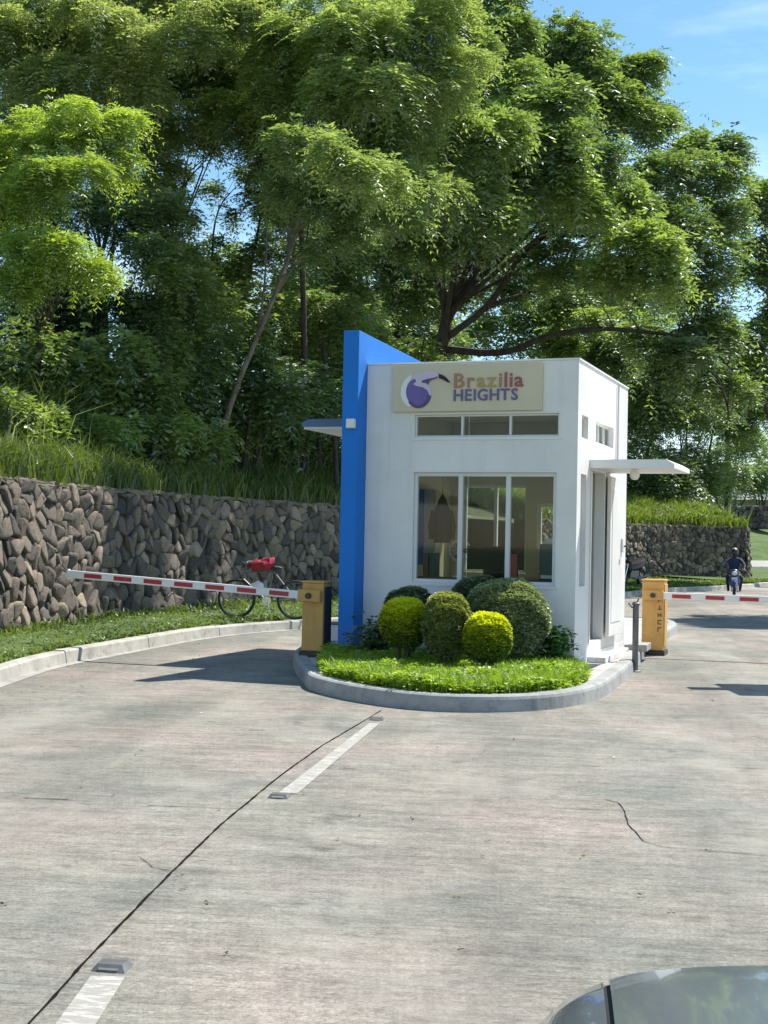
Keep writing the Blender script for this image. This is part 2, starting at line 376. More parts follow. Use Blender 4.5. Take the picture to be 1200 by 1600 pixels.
for i, (x, y, lb) in enumerate([(-.93, 4.86, 'grey square road stud at the near end, beside the lowest painted dash'), (-.585, 8.08, 'grey square road stud at the near end of the farther painted dash'),
                    (-.03, 11.6, 'worn dark road stud just below the planted island kerb')]):
    if sr is None:
        sr = empty('road_stud', (x, y, .001), R(-8), lb, 'road stud', 'road studs along the lane joint')
        b = MB(); z = .022
        vs = [(-.062, -.052), (.062, -.052), (.062, .052), (-.062, .052)]; tp = [(-.046, -.03), (.046, -.03), (.046, .03), (-.046, .03)]
        A = [b.bm.verts.new((*p, 0)) for p in vs]; B = [b.bm.verts.new((*p, z)) for p in tp]
        b.bm.faces.new(B); b.bm.faces.new(A[::-1])
        for k in range(4): b.bm.faces.new((A[k], A[(k+1) % 4], B[(k+1) % 4], B[k]))
        b.build('stud_body', M['greym'], sr)
        MB().box(-.036, .036, -.0475, -.0405, .006, .014, M=None).build('reflector', M['chrome'], sr)
    else:
        s2 = copy_tree(sr); s2.location = (x, y, .001); s2['label'] = lb

# ------------------------------------------------------------------ paths of kerb and wall
def resample(P, step, smooth=True):
    P = [Vector(p) for p in P]
    if smooth:
        for _ in range(3):
            Q = [P[0]]
            for a, b in zip(P[:-1], P[1:]): Q += [a.lerp(b, .25), a.lerp(b, .75)]
            Q.append(P[-1]); P = Q
    out = [P[0].copy()]; acc = 0
    for a, b in zip(P[:-1], P[1:]):
        l = (b-a).length
        if l < 1e-9: continue
        d = step-acc
        while d <= l: out.append(a.lerp(b, d/l)); d += step
        acc = (acc+l) % step
    out.append(P[-1].copy()); return out
def normals(P):
    N = []
    for i in range(len(P)):
        t = (P[min(i+1, len(P)-1)]-P[max(i-1, 0)]).normalized(); N.append(Vector((-t.y, t.x)))   # left of travel
    return N
KERB = resample([(-3.9, 1), (-3.88, 10), (-3.87, 13.8), (-3.8, 15.6), (-3.42, 17.2), (-2.62, 20.8), (-1.4, 22.8), (0, 24.6), (1.8, 27.4), (4, 32), (7, 39), (9.3, 43.8), (11.2, 46), (12.7, 48.2), (15, 52.9), (20, 57.5), (30, 63), (60, 76)], .5)
WALL = resample([(-7.4, 4), (-6.3, 12), (-5.3, 18.2), (-4.85, 21.7), (-3.85, 25.0), (-2.7, 28.6), (-1.05, 31.6), (1.2, 36.5), (4.5, 44), (8, 50), (9.8, 52.7), (12, 54.6), (14.95, 56)], .3)
WT = 2.27
def extrude_profile(path, prof, name, m, step_joint=None, kind='structure'):
    bm = bmesh.new(); N = normals(path); prev = None
    for p, n in zip(path, N):
        ring = [bm.verts.new((p.x+n.x*u, p.y+n.y*u, z)) for u, z in prof]
        if prev:
            for k in range(len(prof)-1): bm.faces.new((prev[k], prev[k+1], ring[k+1], ring[k]))
        prev = ring
    me = bpy.data.meshes.new(name); bm.to_mesh(me); bm.free(); o = link(name, me, m); return tag(o, kind=kind)
# kerb: in cast lengths with open joints
kb = bmesh.new(); N = normals(KERB); seg = 5
kbm = MB()
for s in range(0, len(KERB)-1, seg):
    P = KERB[s:s+seg+1]; Q = N[s:s+seg+1]
    if len(P) < 2: continue
    t0 = (P[1]-P[0]).normalized(); t1 = (P[-1]-P[-2]).normalized(); P = list(P); P[0] = P[0]+t0*.012; P[-1] = P[-1]-t1*.012
    dz = random.uniform(-.006, .006)
    prof = [(-.02, -.02), (0, .13+dz), (.02, .15+dz), (.15, .15+dz), (.16, .1)]
    prev = None
    for p, n in zip(P, Q):
        ring = [kbm.bm.verts.new((p.x+n.x*u, p.y+n.y*u, z)) for u, z in prof]
        if prev:
            for k in range(len(prof)-1): kbm.bm.faces.new((prev[k], prev[k+1], ring[k+1], ring[k]))
        else: kbm.bm.faces.new(ring)
        prev = ring
    kbm.bm.faces.new(prev[::-1])
tag(kbm.build('kerb', M['kerb']), kind='structure')
extrude_profile(KERB, [(-.14, .0045), (-.015, .0055)], 'gutter', M['curb2'])
# verge between the kerb and the wall foot
bm = bmesh.new(); prev = None; K2 = [k for k in KERB if k.y < 56]
for i in range(60):
    a = K2[int(i/59*(len(K2)-1))]; na = N[int(i/59*(len(K2)-1))]; b = WALL[int(i/59*(len(WALL)-1))]
    a = a+na*.15; row = []
    for f in (0, .33, .66, 1, 1.04): q = a.lerp(b, f); row.append(bm.verts.new((q.x, q.y, .13+.05*math.sin(f*PI))))
    if prev:
        for k in range(4): bm.faces.new((prev[k], prev[k+1], row[k+1], row[k]))
    prev = row
me = bpy.data.meshes.new('verge'); bm.to_mesh(me); bm.free(); tag(link('verge', me, M['turf']), kind='structure')

# hillside behind the wall: strip with a rising profile
WPTS = np.array([(p.x, p.y) for p in WALL]); WN = normals(WALL)
def kfac(y): return min(1, max(0, (48-y)/14))
US = [0, .25, .8, 1.6, 3, 4.5, 6.5, 9, 12, 16, 22, 32, 50, 80]
def rise(u, y):
    k = kfac(y); hi = .10+.33*min(u, 12)-(.10+.33*12)*0; lo = .05+.22*min(u, 5.5)+.01*max(0, u-5.5)
    return k*(hi+.02*max(0, u-12))+(1-k)*lo
bm = bmesh.new(); prev = None
for i in range(0, len(WALL), 2):
    p, n = WALL[i], WN[i]; row = []
    for u in US:
        j = 0 if u < .3 else (.12 if u < 4 else .3)
        row.append(bm.verts.new((p.x+n.x*(u+.1), p.y+n.y*(u+.1), WT-.1+rise(u, p.y)+random.uniform(-j, j)*.6)))
    if prev:
        for k in range(len(US)-1): bm.faces.new((prev[k], prev[k+1], row[k+1], row[k]))
    prev = row
me = bpy.data.meshes.new('hillside'); bm.to_mesh(me); bm.free(); tag(link('hillside', me, M['soil'], smooth=True), kind='structure')
def hz(x, y):
    d = np.hypot(WPTS[:, 0]-x, WPTS[:, 1]-y); i = int(d.argmin()); return WT-.1+rise(float(d[i]), float(WPTS[i, 1]))
# slope beyond the wall's far end, with its path
KR = [k for k in KERB if k.x > 14.2 and k.y > 51]
extrude_profile(KR, [(.15, .13), (4, .3), (7, .5)], 'grass_slope', M['turf'])
extrude_profile(KR, [(7, .5), (7.02, .56), (10, .80), (10.02, .74)], 'path', M['curb2'])
extrude_profile(KR, [(10, .74), (11, .95), (15, 1.8), (20, 2.6), (34, 3.1), (60, 3.4), (120, 4)], 'grass_slope', M['turf'])

# ------------------------------------------------------------------ stone walls (each stone a domed polygon)
def stone_wall(name, path, h, cell, label, lean=.06, cap=True, bulge=.045):
    path = resample([tuple(p) for p in path], .1, False); Nn = normals(path); LEN = (len(path)-1)*.1
    root = empty(name, (path[len(path)//2].x, path[len(path)//2].y, 0), 0, label, 'wall'); ox, oy = root.location.x, root.location.y
    def P(s, z, d):      # d = outwards towards the road
        f = max(0, min(len(path)-1.001, s/.1)); i = int(f); p = path[i].lerp(path[i+1], f-i); n = Nn[i]
        dd = -d+lean*z; return (p.x+n.x*dd-ox, p.y+n.y*dd-oy, z)
    V, F, T = [], [], []; pts = []
    r = random.Random(5)
    rows = int(h/(cell*.82))+1
    for j in range(-1, rows+2):
        for i in range(-1, int(LEN/cell)+3):
            pts.append(((i+.5*(j % 2)+r.uniform(-.55, .55))*cell, (j+.5+r.uniform(-.52, .52))*cell*.82))
    pa = np.array(pts)
    for idx, (sx, sz) in enumerate(pts):
        if sx < -cell or sx > LEN+cell: continue
        d2 = ((pa-(sx, sz))**2).sum(1); near = [k for k in d2.argsort()[1:14]]
        c = cell*1.3; poly = [(sx-c, sz-c), (sx+c, sz-c), (sx+c, sz+c), (sx-c, sz+c)]
        planes = []
        for k in near:
            q = pa[k]; nx, nz_ = q[0]-sx, q[1]-sz; m = ((q[0]+sx)/2, (q[1]+sz)/2); planes.append((nx, nz_, nx*m[0]+nz_*m[1]))
        top = h+r.uniform(-.06, .05)
        planes += [(0, -1, .0), (0, 1, top), (-1, 0, 0), (1, 0, LEN)]
        for a, b, cc in planes:
            np_ = []
            for u in range(len(poly)):
                p, q = poly[u], poly[(u+1) % len(poly)]; dp = a*p[0]+b*p[1]-cc; dq = a*q[0]+b*q[1]-cc
                if dp <= 0: np_.append(p)
                if dp*dq < 0: t_ = dp/(dp-dq); np_.append((p[0]+(q[0]-p[0])*t_, p[1]+(q[1]-p[1])*t_))
            poly = np_
            if len(poly) < 3: break
        if len(poly) < 3: continue
        cx = sum(p[0] for p in poly)/len(poly); cz = sum(p[1] for p in poly)/len(poly)
        poly2 = []                                        # cut corners once so stones look rounded
        for u in range(len(poly)):
            p, q = poly[u], poly[(u+1) % len(poly)]
            e0 = r.uniform(.10, .24); poly2 += [(p[0]*(1-e0)+q[0]*e0, p[1]*(1-e0)+q[1]*e0), (p[0]*e0+q[0]*(1-e0), p[1]*e0+q[1]*(1-e0))]
        tint = min(1, max(0, r.gauss(.5, .26))); bl = bulge*r.uniform(.5, 1.5); tx, tz = r.uniform(-.35, .35), r.uniform(-.4, .4)
        gap = r.uniform(.91, .985); rings = []
        for sc, dp in ((gap*1.02, -.04), (gap, bl*.5), (gap*.87, bl*.95), (gap*.6, bl*1.1)):
            ring = []
            for (x, z) in poly2:
                x2, z2 = cx+(x-cx)*sc, cz+(z-cz)*sc; d = dp+(x2-cx)*tx+(z2-cz)*tz+(r.uniform(-.01, .01) if dp > 0 else 0)
                ring.append(len(V)); V.append(P(x2, z2, d)); T.append(tint)
            rings.append(ring)
        n = len(poly2)
        for A, B in zip(rings[:-1], rings[1:]):
            for k in range(n): F.append((A[k], A[(k+1) % n], B[(k+1) % n], B[k]))
        F.append(tuple(rings[-1]))
    me = bpy.data.meshes.new('stones'); me.from_pydata(V, [], F)
    a = me.attributes.new('tint', 'FLOAT', 'POINT'); a.data.foreach_set('value', np.array(T, dtype=np.float32)); me.update()
    bm = bmesh.new(); bm.from_mesh(me); bmesh.ops.recalc_face_normals(bm, faces=bm.faces); bm.to_mesh(me); bm.free()
    link('stones', me, M['stone'], root, smooth=True)
    bm = bmesh.new(); prev = None
    for i in range(0, len(path), 3):
        s = i*.1; ring = [bm.verts.new(P(s, 0, -.0)), bm.verts.new(P(s, h-.03, -.0)), bm.verts.new(P(s, h-.03, -.38)), bm.verts.new(P(s, 0, -.38))]
        if prev:
            for k in range(4): bm.faces.new((prev[k], prev[(k+1) % 4], ring[(k+1) % 4], ring[k]))
        else: bm.faces.new(ring)
        prev = ring
    bm.faces.new(prev[::-1]); me = bpy.data.meshes.new('mortar_core'); bm.to_mesh(me); bm.free(); link('mortar_core', me, M['mortar'], root)
    if cap:
        bm = bmesh.new(); prev = None
        for i in range(0, len(path), 2):
            s = i*.1; z = h+r.uniform(-.03, .03); ring = [bm.verts.new(P(s, z-.035, .03)), bm.verts.new(P(s, z+.03, .03)), bm.verts.new(P(s, z+.035, -.4)), bm.verts.new(P(s, z-.035, -.4))]
            if prev:
                for k in range(4): bm.faces.new((prev[k], prev[(k+1) % 4], ring[(k+1) % 4], ring[k]))
            else: bm.faces.new(ring)
            prev = ring
        bm.faces.new(prev[::-1]); me = bpy.data.meshes.new('coping'); bm.to_mesh(me); bm.free(); link('coping', me, M['coping'], root)
    return root
cut = min(range(len(WALL)), key=lambda i: abs(WALL[i].y-36.5))
stone_wall('stone_wall', [p for i, p in enumerate(WALL) if p.y > 13 and i <= cut], WT, .29, 'dark field stone retaining wall along the grass verge left of the booth')
far = [p for i, p in enumerate(WALL) if i >= cut and p.y > 44]+[Vector((15.25, 56.5)), Vector((15.1, 58)), Vector((14.2, 62))]
stone_wall('stone_wall', far, WT, .25, 'long brown stone retaining wall seen right of the booth behind the motorcycle', bulge=.05)
w2 = []
for px, d in ((1130, 84), (1165, 81), (1200, 79), (1260, 78)): q = at(px, 820, d); w2.append(Vector((q.x, q.y)))
sw = stone_wall('stone_wall', w2, 1.35, .42, 'small distant stone wall high on the slope at the right edge', bulge=.07); sw.location.z = 2.5

# ------------------------------------------------------------------ foliage generators (numpy)
def unit(v): return v/np.maximum(1e-9, np.linalg.norm(v, axis=-1, keepdims=True))
def fronds(P, D, Lf, pairs, ll, lw, tint, droop=.5, vsplit=.9):
    """pinnate sprays: rachis from P along D (K,3), each with 2*pairs leaflets as kite quads"""
    K = len(P); up = np.array([0, 0, 1.0]); side = unit(np.cross(D, up)+1e-6*rng.normal(size=D.shape)); nrm = unit(np.cross(side, D))
    Vs, Ts = [], []
    for i in range(pairs):
        f = (i+.6)/pairs
        base = P+D*(Lf*f)[:, None]-up*(droop*Lf*f*f)[:, None]
        for sgn in (-1, 1):
            dirn = unit(side*sgn*vsplit+D*.55-up*droop*f*.8+rng.normal(size=D.shape)*.16)
            l = ll*(1-.35*abs(f-.45))*rng.uniform(.75, 1.2, K); wv = unit(np.cross(dirn, nrm+rng.normal(size=D.shape)*.35))*(lw*.5*rng.uniform(.8, 1.2, K))[:, None]
            tip = base+dirn*l[:, None]; mid = base+dirn*(l*.45)[:, None]
            Vs.append(np.stack([base, mid+wv, tip, mid-wv], 1)); Ts.append(np.repeat(np.clip(tint+rng.normal(size=K)*.15, 0, 1)[:, None], 4, 1))
    V = np.concatenate(Vs).reshape(-1, 3); T = np.concatenate(Ts).reshape(-1)
    return V, T
def foliage(name, parts, m, parent):
    V = np.concatenate([p[0] for p in parts]); T = np.concatenate([p[1] for p in parts])
    V = V-np.array(parent.location) if parent is not None else V
    F = np.arange(len(V)).reshape(-1, 4)
    return link(name, np_mesh(name, V, F, T), m, parent)
def lobe_fronds(c, r, n, Lf=.5, pairs=4, ll=.24, lw=.075, flat=.62, tint=.5, droop=.45, under=.18):
    """fronds spread over a flattened lobe, mostly on its upper shell"""
    u = unit(rng.normal(size=(n, 3))); low = (u[:, 2] < -.1) & (rng.random(n) > under*2); u[low, 2] *= -1
    rad = r*np.power(rng.random(n), .28); rad *= (1+.22*np.sin(u[:, 0]*5+c[0])*np.cos(u[:, 1]*6+c[1]))
    p = np.array(c)+u*rad[:, None]*np.array([1, 1, flat])
    D = unit(u*np.array([1, 1, .35])+rng.normal(size=(n, 3))*.45)
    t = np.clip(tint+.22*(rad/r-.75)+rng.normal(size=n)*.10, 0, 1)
    return fronds(p, D, Lf*rng.uniform(.6, 1.25, n), pairs, ll, lw, t, droop)
def blades(P, H, W_, lean, tint):
    n = len(P); W_ = np.broadcast_to(W_, n); H = np.broadcast_to(H, n); a = rng.uniform(0, 2*PI, n); dx = np.stack([np.cos(a), np.sin(a), np.zeros(n)], 1); b = rng.uniform(0, 2*PI, n)
    wv = np.stack([np.cos(b), np.sin(b), np.zeros(n)], 1)*(W_*.5)[:, None]; up = np.array([0, 0, 1.])
    p1 = P+up*(H*.55)[:, None]+dx*(H*lean*.22)[:, None]; p2 = P+up*(H*(1-.35*lean))[:, None]+dx*(H*lean*.8)[:, None]
    q1 = np.stack([P-wv, P+wv, p1+wv*.8, p1-wv*.8], 1); q2 = np.stack([p1-wv*.8, p1+wv*.8, p2+wv*.12, p2-wv*.12], 1)
    V = np.concatenate([q1, q2]).reshape(-1, 3); T = np.tile(np.repeat(tint, 4), 2); return V, T

LEAVES = 0
def tree(name, label, base, lobes, m, trunk_r=.18, n_scale=1.0, limbs='auto', mk='bark', group='trees on the hillside', spread=3, leaf=(.5, 4, .24, .075),
flat=.78, droop=.5, tint=(.3, .8), via=None, cat='tree', trunk_pts=None, under=.18, limb_n=None):
    """lobes: (px, py, r_px, depth[, tint]) real positions; trunk from base through via to the lobes"""
    global LEAVES
    base = Vector(base); root = empty(name, base, 0, label, cat, group); parts = []; C = []
    leaf = (leaf[0]*.8, leaf[1], leaf[2]*.74, leaf[3]*.74)
    for lb in lobes:
        px, py, rp, d = lb[:4]; tn = lb[4] if len(lb) > 4 else rng.uniform(*tint)
        c = at(px, py, d); r = rp*d/FPX; C.append((c, r))
        subs = [(np.array(c), r*.66)]
        for _ in range(spread):
            o_ = unit(rng.normal(size=3))*np.array([1, 1, .8])*r*rng.uniform(.7, 1.05); subs.append((np.array(c)+o_, r*rng.uniform(.25, .58)))
        for cc, rr in subs:
            n = int(330*n_scale*rr*rr/(leaf[0]/.5)/(leaf[2]/.24))+6; 
            nf = n//6+2; uf = rng.normal(size=(nf, 3)); pf = np.array(cc)+uf*rr*np.array([.75, .75, .6]); Df = unit(uf+rng.normal(size=(nf, 3))*.5)
            parts.append(fronds(pf, Df, np.full(nf, leaf[0]*1.2), leaf[1], leaf[2]*1.05, leaf[3]*.9, np.clip(tn+rng.normal(size=nf)*.2, 0, 1), droop*1.3))
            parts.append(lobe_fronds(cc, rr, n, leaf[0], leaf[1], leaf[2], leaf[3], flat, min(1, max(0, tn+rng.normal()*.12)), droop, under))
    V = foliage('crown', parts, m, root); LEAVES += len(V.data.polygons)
    tb = MB(); top = sum((c for c, r in C), Vector())/len(C)
    if trunk_pts is None:
        fork = base.lerp(top, .45)+Vector((random.uniform(-.3, .3), random.uniform(-.3, .3), 0)); trunk_pts = [base-Vector((0, 0, .4)), base.lerp(fork, .5)+Vector((.12, -.05, 0)), fork]
    trunk_pts = [Vector(p) for p in trunk_pts]; n = len(trunk_pts)
    tp_ = list(trunk_pts)
    for _ in range(2): tp_ = [tp_[0]]+[q for a, b in zip(tp_[:-1], tp_[1:]) for q in (a.lerp(b, .25), a.lerp(b, .75))]+[tp_[-1]]
    nt_ = len(tp_); tb.tube([p-base for p in tp_], [trunk_r*(1.3 if i == 0 else 1-.45*i/(nt_-1))*random.uniform(.94, 1.06) for i in range(nt_)], 12)
    fork = trunk_pts[-1]
    order = sorted(range(len(C)), key=lambda i: -C[i][1])
    for i in (order if limb_n is None else order[:limb_n]):
        c, r = C[i]
        st = trunk_pts[-1] if (n < 3 or random.random() < .6) else trunk_pts[-2].lerp(trunk_pts[-1], random.random())
        d = c-st; mid = st+d*.45+Vector((random.uniform(-.12, .12), random.uniform(-.12, .12), .10))*d.length
        mid2 = st+d*.78+Vector((random.uniform(-.08, .08), random.uniform(-.08, .08), .05))*d.length
        r0 = trunk_r*random.uniform(.16, .32)
        tb.tube([st-base, mid-base, mid2-base, c-base], [r0, r0*.7, r0*.45, r0*.15], 6)
        for _ in range(3):
            e = c+Vector(rng.normal(size=3))*r*.55; s0 = mid2.lerp(c, random.random()*.6)
            tb.tube([s0-base, s0.lerp(e, .5)-base+Vector((0, 0, .1*r)), e-base], [r0*.28, r0*.18, .008], 5)
    if limbs != 'auto':
        for pts, r0 in limbs:
            pp = [Vector(p) for p in pts]
            for _ in range(2): pp = [pp[0]]+[q for a, b in zip(pp[:-1], pp[1:]) for q in (a.lerp(b, .25), a.lerp(b, .75))]+[pp[-1]]
            tb.tube([p-base for p in pp], [r0*(1-.85*k/(len(pp)-1)) for k in range(len(pp))], 8)
            for _ in range(7):
                k = random.randrange(len(pp)//3, len(pp)); st = pp[k]; dv = Vector(rng.normal(size=3)); dv.z = abs(dv.z)+.3; dv = dv.normalized()*random.uniform(.5, 1.3)
                tb.tube([st-base, st+dv*.5-base+Vector((0, 0, .05)), st+dv-base], [r0*.22, r0*.14, .006], 5)
    tb.build('trunk', M[mk], root, smooth=True)
    return root
def ground_at(px, d, py=700):
    q = at(px, py, d); return Vector((q.x, q.y, hz(q.x, q.y)))

# ---- the great spreading tree behind the booth
b0 = ground_at(684, 43); A = lambda *a: at(*a)
ml = [(860, 120, 62, 43), (775, 130, 55, 42), (935, 110, 52, 44), (990, 110, 34, 44), (905, 60, 34, 43), (830, 60, 36, 43), (985, 190, 62, 43), (895, 215, 62, 41), (800, 205, 62, 40), (1040, 270, 58, 42), (1108, 285, 46, 43), (960, 300, 60, 40, .75),
      (860, 300, 55, 39, .6), (760, 290, 52, 40), (690, 250, 58, 41), (640, 310, 55, 42), (1065, 360, 60, 41), (1010, 375, 55, 38, .85), (915, 330, 44, 37, .9), (1035, 440, 48, 38, .9), (960, 430, 48, 39, .7), (1110, 440, 52, 42), (1135, 350, 40, 43),
      (870, 400, 48, 42), (590, 400, 46, 44), (640, 440, 50, 44), (1120, 520, 50, 42), (1060, 560, 46, 41), (1000, 520, 40, 44), (720, 180, 50, 44), (705, 455, 45, 46, .2), (800, 440, 40, 48, .2), (880, 470, 38, 48, .3), (1120, 600, 40, 43), (950, 560, 38, 46, .3), (880, 530, 38, 49, .5), (740, 380, 40, 46, .2), (1145, 240, 26, 44), (1075, 235, 30, 44), (940, 500, 34, 47),
      (760, 210, 55, 36), (820, 270, 52, 36), (700, 330, 46, 37), (780, 360, 46, 37, .4), (850, 160, 50, 37), (880, 270, 48, 36.5, .8), (930, 250, 50, 38), (790, 200, 50, 34), (730, 235, 46, 33.5), (860, 225, 46, 36), (782, 335, 40, 34.5), (742, 325, 40, 33.5), (690, 390, 30, 37, .4), (650, 370, 34, 36, .5), (790, 70, 48, 41), (750, 60, 46, 41), (770, 10, 44, 42), (812, 150, 44, 40), (1000, 130, 40, 45), (1030, 190, 40, 45)]
fk = A(686, 520, 43)
mlimb = [([A(684, 560, 43), A(700, 480, 42.8), A(660, 380, 42.5), A(640, 300, 42), A(648, 230, 42)], .13), ([A(690, 540, 43), A(715, 430, 43), A(705, 330, 42), A(735, 230, 42)], .12),
         ([A(694, 530, 43), A(770, 475, 42.5), A(810, 400, 42), A(850, 368, 42), A(905, 368, 41.5), A(975, 372, 41)], .13),
         ([A(700, 500, 43), A(745, 420, 43), A(800, 350, 43), A(870, 240, 43)], .13), ([A(690, 545, 43), A(790, 555, 42), A(850, 525, 41.5), A(930, 512, 41), A(1010, 518, 41), A(1100, 530, 41), A(1145, 580, 41)], .13),
         ([A(760, 480, 42.5), A(830, 455, 43), A(880, 450, 43.5)], .10), ([A(720, 420, 43), A(690, 360, 44), A(600, 330, 44)], .09), ([A(1090, 528, 41), A(1135, 620, 41), A(1140, 660, 41)], .07)]
tree('spreading_tree', 'great spreading tree with long dark limbs rising behind the booth roof', b0, ml, M['Lmain'], .30, 1.1, mlimb, limb_n=8, trunk_pts=[b0-Vector((0, 0, .5)), A(680, 600, 43), A(690, 545, 43), A(700, 480, 43)], tint=(.25, .75), leaf=(.55, 4, .27, .09), spread=4)

# ---- feathery tree over the middle, top of the picture
b1 = ground_at(480, 34)
tree('feathery_tree', 'tall pale green feathery tree filling the top middle of the picture', b1,
     [(650, 60, 75, 31), (560, 40, 75, 30), (470, 60, 70, 31), (700, 20, 66, 32), (610, 140, 70, 30), (520, 150, 62, 29.5), (690, 130, 62, 31), (440, 150, 52, 31), (735, 80, 36, 33), (570, 230, 55, 31), (650, 215, 50, 32), (500, 240, 46, 32), (400, 30, 60, 32), (540, 300, 44, 33, .2), (600, 290, 36, 34, .2), (560, 130, 60, 34), (640, 20, 60, 34), (480, 110, 60, 34), (420, 90, 50, 34), (700, 180, 40, 33), (560, 265, 38, 26.5, .5), (605, 292, 36, 27.5, .5), (515, 245, 36, 26.2, .6), (650, 292, 40, 30, .5), (700, 305, 38, 32, .5), (625, 345, 28, 29.5, .4), (455, 230, 36, 28, .6), (440, 300, 26, 29, .5)],
     M['Lfeather'], .10, 1.25, [([A(470, 330, 33.5), A(455, 220, 32.5), A(448, 150, 31), (A(430, 60, 30))], .07), ([A(448, 160, 31), A(480, 100, 30.5), A(520, 60, 30)], .04)], 'bark', leaf=(.45, 5, .19, .05), tint=(.4, .8), spread=4,
     limb_n=8, trunk_pts=[b1-Vector((0, 0, .4)), A(475, 500, 34), A(470, 330, 33.5)])
# ---- podded tree, upper left
b2 = ground_at(150, 33)
tree('podded_tree', 'tall tree with brownish dry seed pods in the upper left', b2,
     [(60, 40, 72, 31), (150, 60, 66, 31), (240, 40, 60, 32), (130, 140, 55, 30, .7), (40, 130, 50, 31), (330, 60, 58, 33), (200, 110, 46, 32), (110, -20, 50, 31), (230, -25, 50, 32), (350, -15, 50, 33), (-30, 60, 60, 31), (100, 90, 60, 35, .2), (20, 180, 50, 33, .2), (180, 170, 46, 34, .15), (280, 0, 60, 35), (0, 0, 60, 33), (10, 230, 40, 33, .2), (250, 90, 44, 35, .3), (60, 130, 60, 30, .8), (130, 30, 60, 29.5, .7), (300, 60, 56, 30, .8), (240, 150, 40, 30, .7), (370, 10, 60, 31, .6), (20, 60, 50, 30, .7), (190, 90, 50, 29.5, .8)],
     M['Lbrown'], .18, .95, limb_n=7, leaf=(.42, 4, .18, .055), tint=(.3, .9), spread=4)
b2b = ground_at(260, 35)
tree('slender_tree', 'slender dark trunked tree between the podded tree and the feathery tree', b2b,
     [(250, 130, 44, 34, .25), (215, 170, 36, 34, .3), (330, 150, 52, 34, .5), (400, 180, 52, 35, .55), (300, 110, 40, 35, .4), (380, 110, 46, 35, .5), (425, 230, 36, 35, .4), (345, 215, 24, 35, .5), (245, 260, 30, 33, .5), (255, 300, 26, 33, .5), (235, 370, 30, 33, .5), (265, 420, 34, 33, .5), (195, 300, 34, 32, .5), (255, 205, 34, 33, .6), (432, 250, 36, 34, .5), (450, 325, 34, 35, .4), (400, 400, 30, 36, .5), (425, 200, 34, 33, .6), (318, 205, 34, 34, .6), (280, 400, 34, 33, .5), (240, 330, 26, 34, .5), (470, 390, 34, 36, .5), (410, 320, 30, 36, .3), (235, 240, 26, 35, .3), (440, 290, 34, 36, .3), (330, 300, 13, 36, .3), (300, 345, 12, 36, .3), (365, 340, 14, 36, .3), (285, 275, 12, 36, .4), (385, 270, 16, 36, .4), (340, 380, 14, 36, .4), (350, 100, 50, 37), (380, 40, 50, 37), (240, 200, 30, 34, .6), (225, 290, 24, 35, .4), (270, 230, 20, 36, .5), (390, 215, 30, 33, .6), (420, 160, 44, 32, .7), (350, 170, 44, 32, .7)],
     M['Lmain'], .13, 1.1, [([A(268, 430, 35), A(270, 330, 35), A(285, 290, 35), A(330, 240, 35)], .05), ([A(380, 470, 36), A(400, 380, 36), A(415, 290, 36), A(350, 250, 36)], .05), ([A(330, 430, 36), A(335, 330, 36), A(370, 290, 36)], .04)],
     'bark', leaf=(.42, 4, .2, .06), trunk_pts=[b2b-Vector((0, 0, .3)), A(262, 500, 35), A(266, 400, 35)], limb_n=5)
# ---- bright tree left
b3 = ground_at(40, 27)
tree('bright_tree', 'bright yellow green feathery tree leaning in from the left edge', b3,
     [(110, 205, 50, 24.5, .9), (170, 220, 48, 25, .9), (50, 220, 44, 25, .85), (60, 290, 62, 24, .75), (140, 270, 52, 24, .7), (20, 330, 55, 25, .55), (190, 250, 30, 25, .85), (100, 400, 42, 23.5, .9), (150, 425, 38, 24, .9), (50, 395, 46, 24, .85), (10, 440, 46, 24, .7), (-40, 260, 70, 25)],
     M['Lbright'], .10, 1.5, leaf=(.36, 5, .14, .038), tint=(.6, .95), flat=.55, spread=3, under=.08)
b4 = ground_at(120, 30)
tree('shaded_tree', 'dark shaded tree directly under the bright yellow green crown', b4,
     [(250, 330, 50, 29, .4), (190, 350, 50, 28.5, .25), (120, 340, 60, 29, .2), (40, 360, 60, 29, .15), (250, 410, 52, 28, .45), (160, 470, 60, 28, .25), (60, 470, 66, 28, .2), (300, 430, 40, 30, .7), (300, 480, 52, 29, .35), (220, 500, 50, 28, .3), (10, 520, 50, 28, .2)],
     M['Lmain'], .13, 1.2, leaf=(.42, 4, .19, .055), spread=3)
